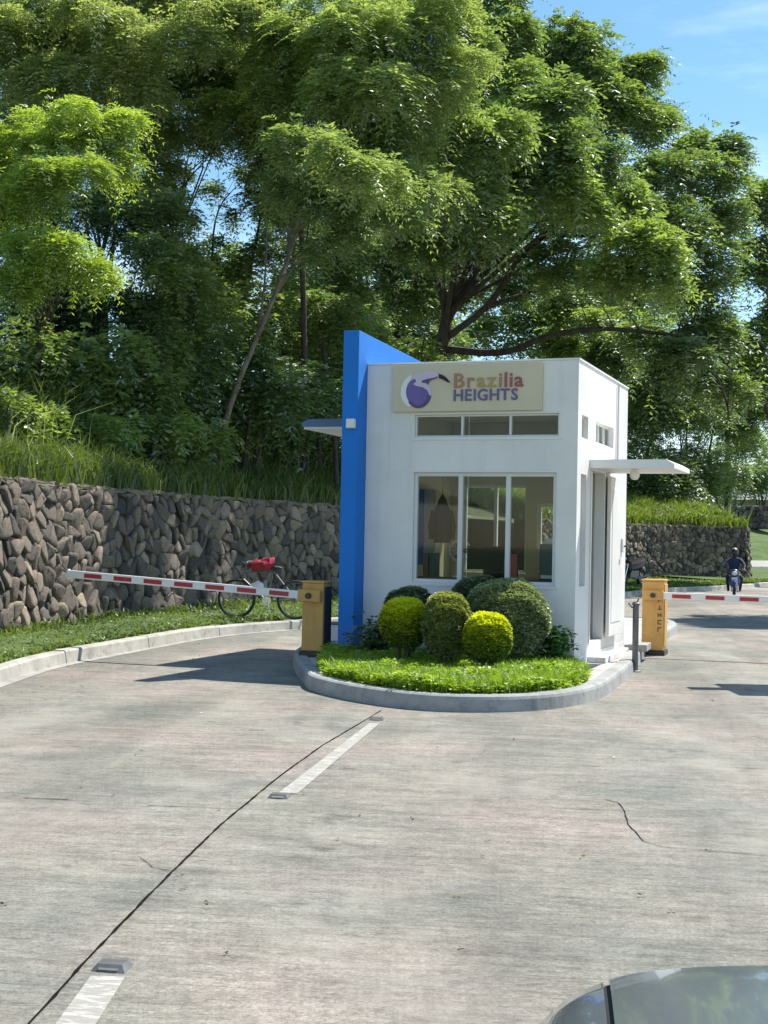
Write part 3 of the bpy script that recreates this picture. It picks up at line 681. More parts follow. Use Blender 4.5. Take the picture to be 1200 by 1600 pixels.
# ---- background masses that close the middle
b5 = ground_at(560, 54)
tree('background_tree', 'dense dark tree filling the gap left of the great spreading tree', b5,
     [(560, 330, 60, 50, .4), (490, 380, 56, 50, .35), (600, 350, 55, 52, .4), (540, 430, 56, 50, .4), (460, 450, 52, 49, .5), (620, 480, 50, 52, .65), (570, 500, 50, 50, .6), (440, 330, 36, 50, .3), (500, 500, 60, 48, .3), (660, 420, 46, 54), (520, 270, 50, 50), (600, 280, 50, 52), (610, 530, 40, 52, .75), (650, 520, 50, 52, .6), (640, 380, 54, 55, .5), (680, 470, 50, 55, .6), (650, 280, 54, 56, .5), (700, 560, 40, 54, .5)],
     M['Lmain'], .3, .85, leaf=(.65, 4, .32, .11), tint=(.3, .6))
b6 = ground_at(880, 66)
tree('background_tree', 'leafy tree far behind the great tree, showing between its low limbs', b6,
     [(760, 420, 70, 60, .6), (850, 470, 70, 60, .65), (930, 440, 70, 60, .5), (1000, 480, 60, 62, .5), (780, 520, 60, 60, .55), (960, 570, 60, 60, .5), (880, 560, 60, 60, .5), (830, 360, 70, 60, .5), (930, 350, 66, 62, .4), (1040, 600, 50, 64, .4), (700, 340, 66, 62, .4), (760, 270, 60, 62), (1020, 640, 40, 60, .4)],
     M['Lmain'], .3, .75, leaf=(.75, 4, .36, .13), tint=(.3, .6))
b7 = ground_at(1050, 70)
tree('open_tree', 'thin tree with gaps of bright sky low on the right, beyond the long wall', b7,
     [(1010, 690, 34, 64, .3), (1050, 650, 34, 64, .35), (1095, 620, 40, 66, .5), (1150, 630, 44, 66, .6), (1190, 650, 40, 66, .6), (1080, 710, 26, 66, .3), (1020, 620, 36, 64, .4), (1165, 690, 26, 68, .5), (1120, 660, 26, 68, .5), (1040, 590, 44, 66, .4), (1090, 570, 46, 66, .4), (1150, 590, 50, 68, .5), (1000, 660, 34, 66, .3), (1070, 660, 30, 68, .3), (1130, 710, 28, 70, .4), (1185, 700, 34, 70, .5), (1010, 740, 30, 62, .2), (1060, 735, 30, 63, .25), (1105, 735, 26, 66, .3), (1005, 590, 50, 60, .3), (1050, 610, 46, 61, .35), (1100, 640, 40, 62, .3), (1150, 660, 34, 66, .4), (1175, 620, 40, 66, .4), (1015, 665, 40, 61, .25), (1190, 580, 40, 66, .4), (1030, 720, 26, 68, .3)],
     M['Lmain'], .16, .85, [([A(1000, 760, 64), A(1015, 690, 64), A(1040, 620, 64), A(1050, 560, 64)], .10), ([A(1100, 770, 66), A(1110, 690, 66), A(1130, 600, 66)], .09), ([A(1070, 770, 65), A(1060, 700, 65), A(1090, 620, 65)], .06)],
     leaf=(.6, 4, .28, .085), spread=3, limb_n=4)
b8 = at(1230, 760, 52); b8 = Vector((b8.x, b8.y, 1.0))
tree('edge_tree', 'leafy tree cut off by the right edge below the blue sky', b8,
     [(1190, 330, 40, 50, .4), (1215, 400, 60, 50, .5), (1180, 430, 30, 50, .6), (1200, 310, 34, 51, .4), (1195, 520, 44, 50, .45), (1170, 580, 40, 51, .5), (1240, 480, 60, 50), (1190, 600, 40, 52, .5), (1250, 330, 60, 50), (1165, 545, 26, 50, .5)],
     M['Lmain'], .2, 1.0, leaf=(.6, 4, .3, .1))
# ---- tree off to the right whose shadow falls across the far lane
tree('roadside_tree', 'roadside tree outside the right edge, known by its shadow on the far lane', (12.2, 31.5, 0),
     [(1420, 350, 90, 31), (1370, 400, 70, 31.5), (1480, 400, 90, 31), (1430, 450, 80, 32)], M['Lmain'], .14, .9, group=None)

# ---- shrubs and thicket between hillside grass and crowns
def shrub(name, label, px, py, rpx, d, m, tint, group, leaf=(.4, 4, .18, .06), flat=1.0, n=1.1, droop=.7, mk='bark'):
    q = at(px, py, d); g = Vector((q.x, q.y, hz(q.x, q.y))); root = empty(name, g, 0, label, 'shrub', group); r = rpx*d/FPX; parts = []
    for k in range(6):
        o_ = rng.normal(size=3)*np.array([.5, .4, .5])*r if k else np.zeros(3); rr = r*(rng.uniform(.4, .62) if k else .7); c = np.array(q)+o_
        parts.append(lobe_fronds(c, rr, int(200*n*rr*rr*(.5/leaf[0])*(.24/leaf[2]))+8, *leaf, flat, tint+rng.normal()*.08, droop, .5))
    foliage('foliage', parts, m, root); b = MB()
    for k in range(5):
        e = q+Vector(rng.normal(size=3))*r*.5; s0 = g+Vector((random.uniform(-.2, .2), random.uniform(-.2, .2), -.2))
        b.tube([s0-g, s0.lerp(e, .5)-g+Vector((random.uniform(-.2, .2), 0, 0)), e-g], [.05, .035, .012], 6)
    b.build('stem', M[mk], root, smooth=True); return root
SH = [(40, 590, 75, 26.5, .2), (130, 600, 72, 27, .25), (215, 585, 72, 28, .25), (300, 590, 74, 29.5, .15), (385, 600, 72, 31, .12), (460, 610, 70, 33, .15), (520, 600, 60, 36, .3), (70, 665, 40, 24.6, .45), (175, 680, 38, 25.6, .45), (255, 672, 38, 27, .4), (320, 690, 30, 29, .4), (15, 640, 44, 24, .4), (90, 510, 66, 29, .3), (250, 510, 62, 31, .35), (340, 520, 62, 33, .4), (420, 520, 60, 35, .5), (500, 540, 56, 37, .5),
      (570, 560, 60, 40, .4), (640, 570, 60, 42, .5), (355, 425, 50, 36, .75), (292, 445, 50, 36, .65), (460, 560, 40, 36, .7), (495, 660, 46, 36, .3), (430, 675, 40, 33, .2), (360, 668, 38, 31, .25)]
sides = 'behind the grass on the left hillside'
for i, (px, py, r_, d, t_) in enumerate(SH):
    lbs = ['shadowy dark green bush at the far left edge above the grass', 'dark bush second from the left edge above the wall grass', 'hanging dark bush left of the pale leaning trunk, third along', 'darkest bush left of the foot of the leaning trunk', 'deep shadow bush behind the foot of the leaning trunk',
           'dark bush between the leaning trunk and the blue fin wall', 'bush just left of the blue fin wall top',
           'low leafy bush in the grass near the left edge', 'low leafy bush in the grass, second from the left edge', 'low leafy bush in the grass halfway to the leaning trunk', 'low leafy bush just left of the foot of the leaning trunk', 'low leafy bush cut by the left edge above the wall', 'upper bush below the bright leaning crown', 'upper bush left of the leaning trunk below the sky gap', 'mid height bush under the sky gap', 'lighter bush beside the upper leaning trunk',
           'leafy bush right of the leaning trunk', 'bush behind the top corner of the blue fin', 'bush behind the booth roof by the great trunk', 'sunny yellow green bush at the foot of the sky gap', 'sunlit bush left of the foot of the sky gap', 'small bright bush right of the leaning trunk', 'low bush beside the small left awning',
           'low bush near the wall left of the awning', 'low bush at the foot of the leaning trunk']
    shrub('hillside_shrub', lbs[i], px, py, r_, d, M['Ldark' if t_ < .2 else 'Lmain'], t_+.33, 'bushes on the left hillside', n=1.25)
SR = [(1010, 770, 34, 60, .2), (1060, 765, 34, 62, .3), (1100, 760, 30, 64, .35), (1150, 745, 28, 84, .5), (1190, 740, 30, 86, .6), (990, 730, 30, 60, .2), (1130, 752, 22, 70, .5), (1030, 735, 26, 62, .2), (1225, 745, 30, 86, .5)]
RL = ['dark round bush beside the booth back corner below the right awning', 'dark bush second from the booth above the long wall', 'green bush above the middle of the long wall', 'sunny bush behind the small distant wall', 'pale bush at the right edge behind the distant roof', 'shadowy bush touching the booth edge above the awning',
      'light bush near the white far box', 'dark bush just above the right awning tip', 'bush beyond the right edge by the distant roof']
for i, (px, py, r_, d, t_) in enumerate(SR):
    shrub('far_shrub', RL[i], px, py, r_, d, M['Lmain'], t_, 'bushes beyond the right wall', leaf=(.55, 4, .26, .09), n=1.0)
# ---- pale leaning trunk
b9 = ground_at(338, 29.5, 700)
lt = tree('leaning_tree', 'pale slender tree leaning right across the dark thicket', b9,
     [(480, 215, 40, 33, .5), (520, 180, 38, 33.5, .5), (450, 120, 34, 33, .5), (540, 250, 36, 34, .4), (525, 325, 42, 28.5, .3), (560, 300, 42, 28.5, .4), (500, 390, 30, 28.5, .3), (545, 370, 32, 29, .35), (480, 300, 26, 28.5, .4)], M['Lfeather'], .075, 1.0,
     [([A(445, 420, 31.5), A(470, 330, 32), A(520, 250, 33), A(560, 200, 33)], .055), ([A(455, 395, 31.5), A(445, 320, 32), A(440, 230, 32), A(450, 150, 32.5)], .05), ([A(430, 460, 31), A(470, 400, 31.5), A(520, 350, 32)], .04), ([A(400, 540, 30.5), A(415, 440, 31), A(418, 330, 31.5), A(400, 260, 32)], .035)],
     'bark2', trunk_pts=[b9-Vector((0, 0, .3)), A(350, 660, 29.5), A(375, 590, 30), A(405, 520, 30.5), A(438, 440, 31), A(462, 365, 31.7)], leaf=(.4, 4, .18, .05))
for k, pts in enumerate([[(498, 770, 35), (500, 660, 35.5), (505, 560, 36), (520, 440, 37)], [(527, 760, 33), (524, 690, 33.2), (512, 600, 34), (500, 500, 35)]]):
    p0 = at(*pts[0]); p0.z = hz(p0.x, p0.y)
    tree('thicket_tree', ['thin dark tree just left of the small left awning', 'thin tree whose stem rises behind the left awning'][k], p0, [(pts[-1][0], pts[-1][1]-20, 40, pts[-1][2], .4), (pts[-1][0]+30, pts[-1][1]+20, 34, pts[-1][2], .5)], M['Lmain'], .07, 1.0,
         trunk_pts=[p0-Vector((0, 0, .2))]+[at(*q) for q in pts[1:]], leaf=(.42, 4, .2, .06))

# ---- grasses
def hill_pts(n, u0, u1, y0, y1):
    idx = [i for i, p in enumerate(WALL) if y0 <= p.y <= y1]; k = rng.choice(idx, n); u = rng.uniform(u0, u1, n); f = rng.uniform(-.15, .15, n)
    P = np.array([(WALL[i].x+WN[i].x*a, WALL[i].y+WN[i].y*a) for i, a in zip(k, u)])+np.stack([f, rng.uniform(-.15, .15, n)], 1)
    return P, u, np.array([WALL[i].y for i in k])
def grass_patch(name, label, u0, u1, y0, y1, n, h, wd, m, tint, lean=.7):
    P, u, yy = hill_pts(n, u0, u1, y0, y1); z = np.array([WT-.15+rise(a, b) for a, b in zip(u, yy)])
    cl = .5+.5*np.sin(P[:, 0]*2.1+np.sin(P[:, 1]*1.7)*2)*np.cos(P[:, 1]*2.6)
    H = h*rng.uniform(.45, 1.2, n)*(.6+.6*cl); V, T = blades(np.column_stack([P, z]), H, wd*rng.uniform(.7, 1.3, n), lean*rng.uniform(.4, 1.4, n), np.clip(tint+.25*cl-.1+rng.normal(size=n)*.16, 0, 1))
    return tag(link(name, np_mesh(name, V, np.arange(len(V)).reshape(-1, 4), T), m), label, 'grass', kind='stuff')
grass_patch('wall_top_grass', 'arching green grass along the top of the left stone wall', .15, 3.2, 17, 37, 26000, .62, .028, M['Lgrass'], .35)
grass_patch('tall_grass', 'tall dark reedy grass on the left hillside', 2.0, 7, 17, 38, 42000, 1.35, .03, M['Ltall'], .2, .9)
grass_patch('bank_grass', 'sunlit bright grass on the bank above the long right wall', .2, 6, 44, 57, 30000, .7, .06, M['Lgrass'], .75)
grass_patch('dry_grass', 'dry straw coloured stalks standing in the left hillside grass', 1.5, 4, 18, 33, 1500, 1.3, .02, M['Lbrown'], .95)
n = 42000; kk = rng.random(n); ff = rng.random(n)**1.0; Kv = np.array([(k.x, k.y) for k in K2]); Nv = np.array([(a.x, a.y) for a in N[:len(K2)]])
ii = (kk*(len(K2)-1)*.9999).astype(int)*1; ii = np.clip(ii, 0, len(K2)-1); jj = (ii/(len(K2)-1)*(len(WALL)-1)).astype(int)
a_ = Kv[ii]+Nv[ii]*.17; b_ = WPTS[jj]; P = a_+(b_-a_)*(ff*.97)[:, None]+rng.uniform(-.25, .25, (n, 2))*np.minimum(1, ff*6)[:, None]
H = .065*rng.uniform(.5, 1.6, n)*(.6+.03*P[:, 1]).clip(0, 1.4)+.14*(ff > .9)*rng.random(n); wdt = .014+.0009*P[:, 1]
V, T = blades(np.column_stack([P, np.full(n, .12)]), H, wdt, rng.uniform(.3, 1.2, n), np.clip(.55+.25*np.sin(P[:, 0]*1.7+P[:, 1]*.9)+rng.normal(size=n)*.2, 0, 1))
tag(link('verge_grass', np_mesh('verge_grass', V, np.arange(len(V)).reshape(-1, 4), T), M['Lgrass']), 'short bright grass between the kerb and the stone wall', 'grass', kind='stuff')
# small wall-foot weeds seen against the stones

# ------------------------------------------------------------------ island
ISL = [(-.8, 14.35), (-.74, 13.75), (-.46, 13.2), (-.2, 12.8), (.2, 12.38), (.61, 12.2), (1.07, 12.25), (1.49, 12.45), (1.84, 12.83), (2.2, 13.5), (2.52, 14.55), (2.87, 15.75), (3.25, 17.2), (3.5, 18.3), (3.9, 19.8), (4.6, 22), (5.4, 24.6), (5.2, 25.8), (4.2, 26.2), (3, 25.2), (1.4, 22.6), (0, 20.2), (-.85, 18.3), (-1.12, 17.2), (-1.0, 15.6)]
def inset(poly, d):
    n = len(poly); o = []
    for i in range(n):
        a, b, c = Vector(poly[i-1]), Vector(poly[i]), Vector(poly[(i+1) % n]); t = ((b-a).normalized()+(c-b).normalized()).normalized(); o.append(b+Vector((-t.y, t.x))*d)
    return o
def smooth_closed(P, k=2):
    P = [Vector(p) for p in P]
    for _ in range(k): P = [q for a, b in zip(P, P[1:]+P[:1]) for q in (a.lerp(b, .25), a.lerp(b, .75))]
    return P
IS = smooth_closed(ISL)
bm = bmesh.new(); prev = None; first = None
rings = [[bm.verts.new((p.x, p.y, z)) for p in inset(IS, d)] for d, z in ((0, -.02), (.012, .11), (.022, .135), (.045, .15), (.16, .15), (.175, .13))]
n = len(IS)
for a, b in zip(rings[:-1], rings[1:]):
    for k in range(n): bm.faces.new((a[k], a[(k+1) % n], b[(k+1) % n], b[k]))
bmesh.ops.recalc_face_normals(bm, faces=bm.faces)
me = bpy.data.meshes.new('island_kerb'); bm.to_mesh(me); bm.free(); o = link('island_kerb', me, M['kerbg']); tag(o, kind='structure')
sheet('island_paving', [(p.x, p.y) for p in inset(IS, .165)], .134, M['apron'])
BED = [(-.66, 15.1), (-.62, 14.3), (-.56, 13.8), (-.32, 13.32), (-.08, 12.95), (.27, 12.56), (.63, 12.38), (1.05, 12.43), (1.4, 12.6), (1.72, 12.95), (1.98, 13.45), (2.12, 13.95), (2.13, 15.35), (1.0, 15.75), (-.2, 16.2), (-.62, 16.3)]
sheet('planting_bed', BED, .139, M['earth'])
def inside(P, poly):
    r = np.zeros(len(P), bool); q = poly[-1]
    for p in poly:
        c = ((p[1] > P[:, 1]) != (q[1] > P[:, 1])) & (P[:, 0] < (q[0]-p[0])*(P[:, 1]-p[1])/(q[1]-p[1]+1e-12)+p[0]); r ^= c; q = p
    return r
P = np.column_stack([rng.uniform(-1.1, 2.3, 60000), rng.uniform(12.3, 17.2, 60000)]); P = P[inside(P, BED)]
nP = len(P); edge = np.ones(nP)
hgt = .14+.15*rng.random(nP)**.7*(.75+.35*np.sin(P[:, 0]*4+1)*np.cos(P[:, 1]*5)); p3 = np.column_stack([P, hgt])
D = unit(rng.normal(size=(nP, 3))*np.array([1, 1, .2])+np.array([0, 0, .25]))
V1, T1 = fronds(p3, D, np.full(nP, .05), 1, .055, .028, np.clip(.55+rng.normal(size=nP)*.2, 0, 1), .2)
V2, T2 = blades(p3[::2]*np.array([1, 1, 0])+np.array([0, 0, .13]), .13+.10*rng.random(len(p3[::2])), .012, .5, np.clip(.3+rng.normal(size=len(p3[::2]))*.2, 0, 1))
V = np.concatenate([V1, V2]); T = np.concatenate([T1, T2])
tag(link('ground_cover', np_mesh('ground_cover', V, np.arange(len(V)).reshape(-1, 4), T), M['Lcover']), 'bright lime green ground cover plants filling the front of the kerbed island', 'ground cover', kind='stuff')

nl = 260; lp = np.column_stack([np.concatenate([rng.uniform(-3.6, -2.9, 90), rng.uniform(-3, 3.5, 170)]), np.concatenate([rng.uniform(8, 19, 90), rng.uniform(5, 22, 170)]), np.full(nl, .008)])
ok = ~inside(lp[:, :2], ISL); lp = lp[ok]; D_ = unit(rng.normal(size=(len(lp), 3))*np.array([1, 1, .15]))
V, T = fronds(lp, D_, np.full(len(lp), .01), 1, .028, .014, rng.random(len(lp)), .0); V[:, 2] = np.maximum(V[:, 2], .006)
tag(link('fallen_leaves', np_mesh('fallen_leaves', V, np.arange(len(V)).reshape(-1, 4), T), leaf_mat('dry_leaf', (.07, .045, .02), (.28, .2, .07), .1)), 'scattered small dry leaves lying on the concrete lanes', 'leaves', kind='stuff')
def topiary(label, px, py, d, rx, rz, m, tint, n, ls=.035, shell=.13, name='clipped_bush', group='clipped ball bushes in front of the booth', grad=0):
    c = at(px, py, d); rx = rx*d/FPX; rz = rz*d/FPX; root = empty(name, (c.x, c.y, .14), 0, label, 'bush', group)
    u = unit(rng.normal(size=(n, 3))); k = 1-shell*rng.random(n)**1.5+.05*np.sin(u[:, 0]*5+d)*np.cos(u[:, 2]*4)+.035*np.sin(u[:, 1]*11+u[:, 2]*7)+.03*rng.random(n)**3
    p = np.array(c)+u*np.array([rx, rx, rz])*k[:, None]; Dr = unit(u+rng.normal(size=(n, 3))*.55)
    t = np.clip(tint+grad*u[:, 2]+rng.normal(size=n)*.13, 0, 1)  # grad tints by height: growth tips, plus painted-in top light and shaded underside
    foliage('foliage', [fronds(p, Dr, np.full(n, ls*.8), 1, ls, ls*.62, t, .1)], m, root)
    b = MB(); b.ball((0, 0, c.z-.14), (rx*.84, rx*.84, rz*.84), 3).build('twigs', M['core'], root)
    b = MB()
    for k in range(5):
        a = k*1.26; b.tube([(math.cos(a)*.04, math.sin(a)*.04, -.02), (math.cos(a)*rx*.3, math.sin(a)*rx*.3, max(.05, c.z-.14-rz*.6))], [.018, .012], 6)
    b.build('stem', M['bark'], root); return root
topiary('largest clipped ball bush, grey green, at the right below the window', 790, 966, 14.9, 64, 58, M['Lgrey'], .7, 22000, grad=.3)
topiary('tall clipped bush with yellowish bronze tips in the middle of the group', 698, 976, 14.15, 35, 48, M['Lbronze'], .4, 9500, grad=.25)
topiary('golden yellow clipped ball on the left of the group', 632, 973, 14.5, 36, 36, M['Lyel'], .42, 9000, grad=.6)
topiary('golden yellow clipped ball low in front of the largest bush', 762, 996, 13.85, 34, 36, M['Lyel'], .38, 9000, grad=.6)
topiary('dark green flat topped bush behind the left golden ball', 640, 952, 15.2, 38, 32, M['Lgrey'], .1, 6000)
topiary('dark bush mostly hidden behind the largest bush, under the window sill', 748, 948, 15.45, 46, 44, M['Lgrey'], .1, 8000)
def leafy(label, px, py, d, r, m, n, tint, ls, name, group=None):
    c = at(px, py, d); r = r*d/FPX; root = empty(name, (c.x, c.y, .14), 0, label, 'plant', group); p = np.array(c)+rng.normal(size=(n, 3))*np.array([r*.5, r*.4, r*.45]); p[:, 2] = np.maximum(p[:, 2], .2)
    Dr = unit(rng.normal(size=(n, 3))+np.array([0, -.2, .5])); foliage('foliage', [fronds(p, Dr, np.full(n, ls), 2, ls, ls*.6, np.clip(tint+rng.normal(size=n)*.15, 0, 1), .5)], m, root)
    b = MB()
    for k in range(9): q = p[k*7]; b.tube([(random.uniform(-.05, .05), 0, 0), tuple(q-np.array(root.location))], [.008, .003], 5)
    b.build('stem', M['bark'], root)
leafy('wild broad leaved plant at the foot of the booth right of the largest bush', 866, 1006, 15.0, 26, M['Lplant'], 170, .55, .07, 'broad_leaved_plant')
leafy('dark low shrub at the foot of the blue fin wall', 588, 998, 15.5, 34, M['Ldark'], 420, .25, .06, 'low_shrub')

# ------------------------------------------------------------------ guard booth
YAW = .3556; BC = Vector((1.501, 17.20, .134)); W2, D2, BH = 1.275, 1.53, 3.46
booth = empty('guard_booth', BC, -YAW, 'white box shaped guard booth with a tall blue fin wall on its left side', 'guard booth')
def bl(u): return W2-u              # u leftwards from the front right corner
def bv(v): return -D2+v
def zz(z): return z-.134
def wall_mesh(x0, x1, z0, z1, th, holes, M4, name='wall', m=None):
    """wall in local XZ plane (y from 0 to th), holes=(xa,xb,za,zb)"""
    xs = sorted({x0, x1, *[h[0] for h in holes], *[h[1] for h in holes]}); zs = sorted({z0, z1, *[h[2] for h in holes], *[h[3] for h in holes]})
    solid = lambda i, k: 0 <= i < len(xs)-1 and 0 <= k < len(zs)-1 and not any(h[0]-1e-6 <= xs[i] and xs[i+1] <= h[1]+1e-6 and h[2]-1e-6 <= zs[k] and zs[k+1] <= h[3]+1e-6 for h in holes)
    b = MB(); q = lambda *P: b.poly([M4 @ Vector(p) for p in P])
    for i in range(len(xs)-1):
        for k in range(len(zs)-1):
            if not solid(i, k): continue
            a, c, d, e = xs[i], xs[i+1], zs[k], zs[k+1]
            q((a, 0, d), (c, 0, d), (c, 0, e), (a, 0, e)); q((c, th, d), (a, th, d), (a, th, e), (c, th, e))
            if not solid(i-1, k): q((a, th, d), (a, 0, d), (a, 0, e), (a, th, e))
            if not solid(i+1, k): q((c, 0, d), (c, th, d), (c, th, e), (c, 0, e))
            if not solid(i, k-1): q((a, th, d), (c, th, d), (c, 0, d), (a, 0, d))
            if not solid(i, k+1): q((a, 0, e), (c, 0, e), (c, th, e), (a, th, e))
    bmesh.ops.remove_doubles(b.bm, verts=b.bm.verts, dist=1e-5)
    return b.build(name, m or M['white'], booth)
I4 = Matrix.Identity(4); TH = .14
strip_h = (bl(1.945), bl(.217), zz(2.735), zz(2.995)); big_h = (bl(1.945), bl(.235), zz(1.035), zz(2.32))
wall_mesh(-W2, W2, -.05, BH, TH, [strip_h, big_h], Matrix.Translation((0, -D2, 0)))
# right side wall: local x runs along depth
MR = Matrix.Translation((W2, 0, 0)) @ Matrix.Rotation(PI/2, 4, 'Z')
d0, d1 = bv(.74), bv(1.58)
wall_mesh(-D2+TH+.001, D2-TH-.001, -.05, BH, TH, [(bv(.2), bv(.55), zz(2.735), zz(2.995)), (bv(.98), bv(2.1), zz(2.735), zz(2.995)), (bv(.2), bv(.5), zz(1.035), zz(2.32)), (d0, d1, zz(.355), zz(2.44))], MR)
ML = Matrix.Translation((-W2+TH, 0, 0)) @ Matrix.Rotation(PI/2, 4, 'Z')
wall_mesh(-D2+TH+.001, D2-TH-.001, -.05, BH, TH, [(bv(.9), bv(2.2), zz(1.2), zz(2.2))], ML, m=M['white'])
MBk = Matrix.Translation((0, D2-TH, 0))
wall_mesh(-W2, W2, -.05, BH, TH, [(-.95, -.05, zz(1.1), zz(2.3)), (.1, .55, zz(1.45), zz(2.05))], MBk)
MB().box(-W2+TH, W2-TH, -D2+TH, D2-TH, BH-.42, BH-.30).build('roof', M['roof'], booth)
MB().box(-W2+TH, W2-TH, -D2+TH, D2-TH, -.05, .215).build('floor', M['floor'], booth)
wall_mesh(-D2+TH+.004, D2-TH-.03, .22, BH-.45, .012, [(bv(.2), bv(.55), zz(2.735), zz(2.995)), (bv(.98), bv(2.1), zz(2.735), zz(2.995)), (bv(.2), bv(.5), zz(1.035), zz(2.32)), (d0, d1, .20, zz(2.44))], MR @ Matrix.Translation((0, TH+.002, 0)), 'inner_lining', M['inner'])
wall_mesh(-D2+TH+.004, D2-TH-.03, .22, BH-.45, .012, [(bv(.9), bv(2.2), zz(1.2), zz(2.2))], ML @ Matrix.Translation((0, -.015, 0)), 'inner_lining', M['inner'])
wall_mesh(-W2+TH+.03, W2-TH-.03, .22, BH-.45, .012, [(-.95, -.05, zz(1.1), zz(2.3)), (.1, .55, zz(1.45), zz(2.05))], Matrix.Translation((0, D2-TH-.014, 0)), 'inner_lining', M['inner'])
b = MB(); b.box(-W2+TH+.003, W2-TH-.003, -D2+TH+.003, D2-TH-.015, BH-.44, BH-.425); b.build('ceiling', M['inner'], booth)
# cornice edge: thin metal drip all round the roof top
b = MB(); e = .012
b.box(-W2-.0, W2+e, -D2-e, -D2+TH+e, BH+.002, BH+.022).box(W2-TH-e, W2+e, -D2+TH+e, D2+e, BH+.002, BH+.022).box(-W2, W2-TH-e, D2-TH-e, D2+e, BH+.002, BH+.022); b.build('roof_edge', M['trim'], booth)
# fin wall
b = MB(); b.box(-W2-.2, -W2-.003, -D2-.29, D2+.75, -.05, 3.84, .008)
for v in b.bm.verts:
    if v.co.z > 3: v.co.z -= .036*(v.co.y+D2+.29)
fin = b.build('fin_wall', M['blue'], booth)
# awnings
def awning(x0, x1, y0, y1, z0, z1, s):
    b = MB(); sx = 1 if s > 0 else -1; xi, xo = (x0, x1) if s > 0 else (x1, x0)
    prof = [(xi, z0), (xo, z0), (xo, z0+.05), (xo-sx*.09, z1), (xi, z1)]
    A = [b.bm.verts.new((x, y0, z)) for x, z in prof]; B = [b.bm.verts.new((x, y1, z)) for x, z in prof]; n = len(prof)
    b.bm.faces.new(A); b.bm.faces.new(B[::-1])
    for k in range(n): b.bm.faces.new((A[k], A[(k+1) % n], B[(k+1) % n], B[k]))
    return b.build('awning', M['trim'], booth)
aw = awning(W2+.001, W2+.98, bv(.66), bv(1.95), zz(2.41), zz(2.51), 1)
awl = awning(-W2-.201-1.0, -W2-.201, bv(.81), D2+.55, zz(2.945), zz(3.04), -1); awl.data.materials[0] = M['cblue']
MB().box(-W2-.2-.98, -W2-.202, bv(.83), D2+.53, zz(2.915), zz(2.943)).build('soffit', M['trim'], booth)
b = MB(); b.lathe([(.0001, -.02), (.035, -.015), (.058, .02), (.06, .05), (.05, .085), (.0001, .09)], (W2+.47, bv(1.0), zz(2.40)-.092), 16); b.build('ceiling_light', M['lampw'], booth, True)
# fin lamp (white square fixture on the fin's front edge)
b = MB(); b.box(-W2-.12, -W2-.02, -D2-.37, -D2-.292, zz(2.82), zz(2.93), .012); fl = b.build('wall_lamp', M['trim'], booth)
# windows
def window(x0, x1, z0, z1, M4, mull, dep=.05, fw=.045, frame='alu', inside_=False):
    b = MB(); B = lambda a, c, d, e, y0=dep, y1=dep+.05: b.box(a, c, y0, y1, d, e, 0, M4)
    g = .002
    B(x0+g, x1-g, z1-fw, z1-g); B(x0+g, x1-g, z0+g, z0+fw); B(x0+g, x0+fw, z0+fw, z1-fw); B(x1-fw, x1-g, z0+fw, z1-fw)
    for mxx in mull: B(mxx-fw*.62, mxx+fw*.62, z0+fw, z1-fw, dep-.006, dep+.056)
    w_ = b.build('window', M[frame], booth)
    ms = [x0+fw]+list(mull)+[x1-fw]
    for a, c in zip(ms[:-1], ms[1:]):
        o_ = MB().box(a+.02 if a != x0+fw else a, c-.02 if c != x1-fw else c, dep+.02, dep+.026, z0+fw, z1-fw, 0, M4).build('pane', M['glass'], w_)
    return w_
MF = Matrix.Translation((0, -D2, 0))
def thirds(a, b): return [a+(b-a)*.333, a+(b-a)*.667]
window(*big_h, MF, thirds(big_h[0], big_h[1]), .035, .042); window(*strip_h, MF, thirds(strip_h[0], strip_h[1]), .035, .02)
window(bv(.2), bv(.55), zz(2.735), zz(2.995), MR, [], .05, .025); window(bv(.98), bv(2.1), zz(2.735), zz(2.995), MR, [bv(1.35), bv(1.72)], .05, .025)
window(bv(.2), bv(.5), zz(1.035), zz(2.32), MR, [], .05, .03)
window(-.95, -.05, zz(1.1), zz(2.3), MBk, [-.5], .05, .035); window(.1, .55, zz(1.45), zz(2.05), MBk, [], .05, .04)
# thin reveals around the front openings
for (a, c, d, e_) in (strip_h, big_h):
    b = MB(); b.box(a-.03, c+.03, -D2-.012, -D2-.002, d-.035, d-.004).box(a-.03, c+.03, -D2-.010, -D2-.002, e_+.004, e_+.02).box(-.001, .001, -D2-.0095, -D2-.002, d-.01, e_+.01); b.build('sill', M['trim'], booth)
# door: frame, open leaf folded flat on the outside wall
b = MB(); q = lambda a, c, d, e, y0=-.012, y1=TH*.8: b.box(a, c, y0, y1, d, e, 0, MR)
q(d0+.002, d0+.05, zz(.357), zz(2.438)); q(d1-.05, d1-.002, zz(.357), zz(2.438)); q(d0+.05, d1-.05, zz(2.39), zz(2.438)); b.build('door_frame', M['alu'], booth)
b = MB(); b.box(d1+.03, d1+.86, -.075, -.03, zz(.38), zz(2.36), .006, MR).box(d1+.14, d1+.75, -.081, -.075, zz(.55), zz(2.2), .002, MR); dr = b.build('door', M['white'], booth)
b = MB(); b.box(d1+.72, d1+.83, -.105, -.082, zz(1.42), zz(1.60), .006, MR); b.build('lock_plate', M['trim'], dr)
b = MB(); b.tube([MR @ Vector((d1+.80, -.108, zz(1.50))), MR @ Vector((d1+.80, -.15, zz(1.50))), MR @ Vector((d1+.70, -.15, zz(1.50)))], .012, 8); b.build('door_handle', M['darkm'], dr)
b = MB(); b.box(W2+.001, W2+.22, d0-.05, d1+.05, -.0, .07, .01); b.build('door_step', M['white'], booth)
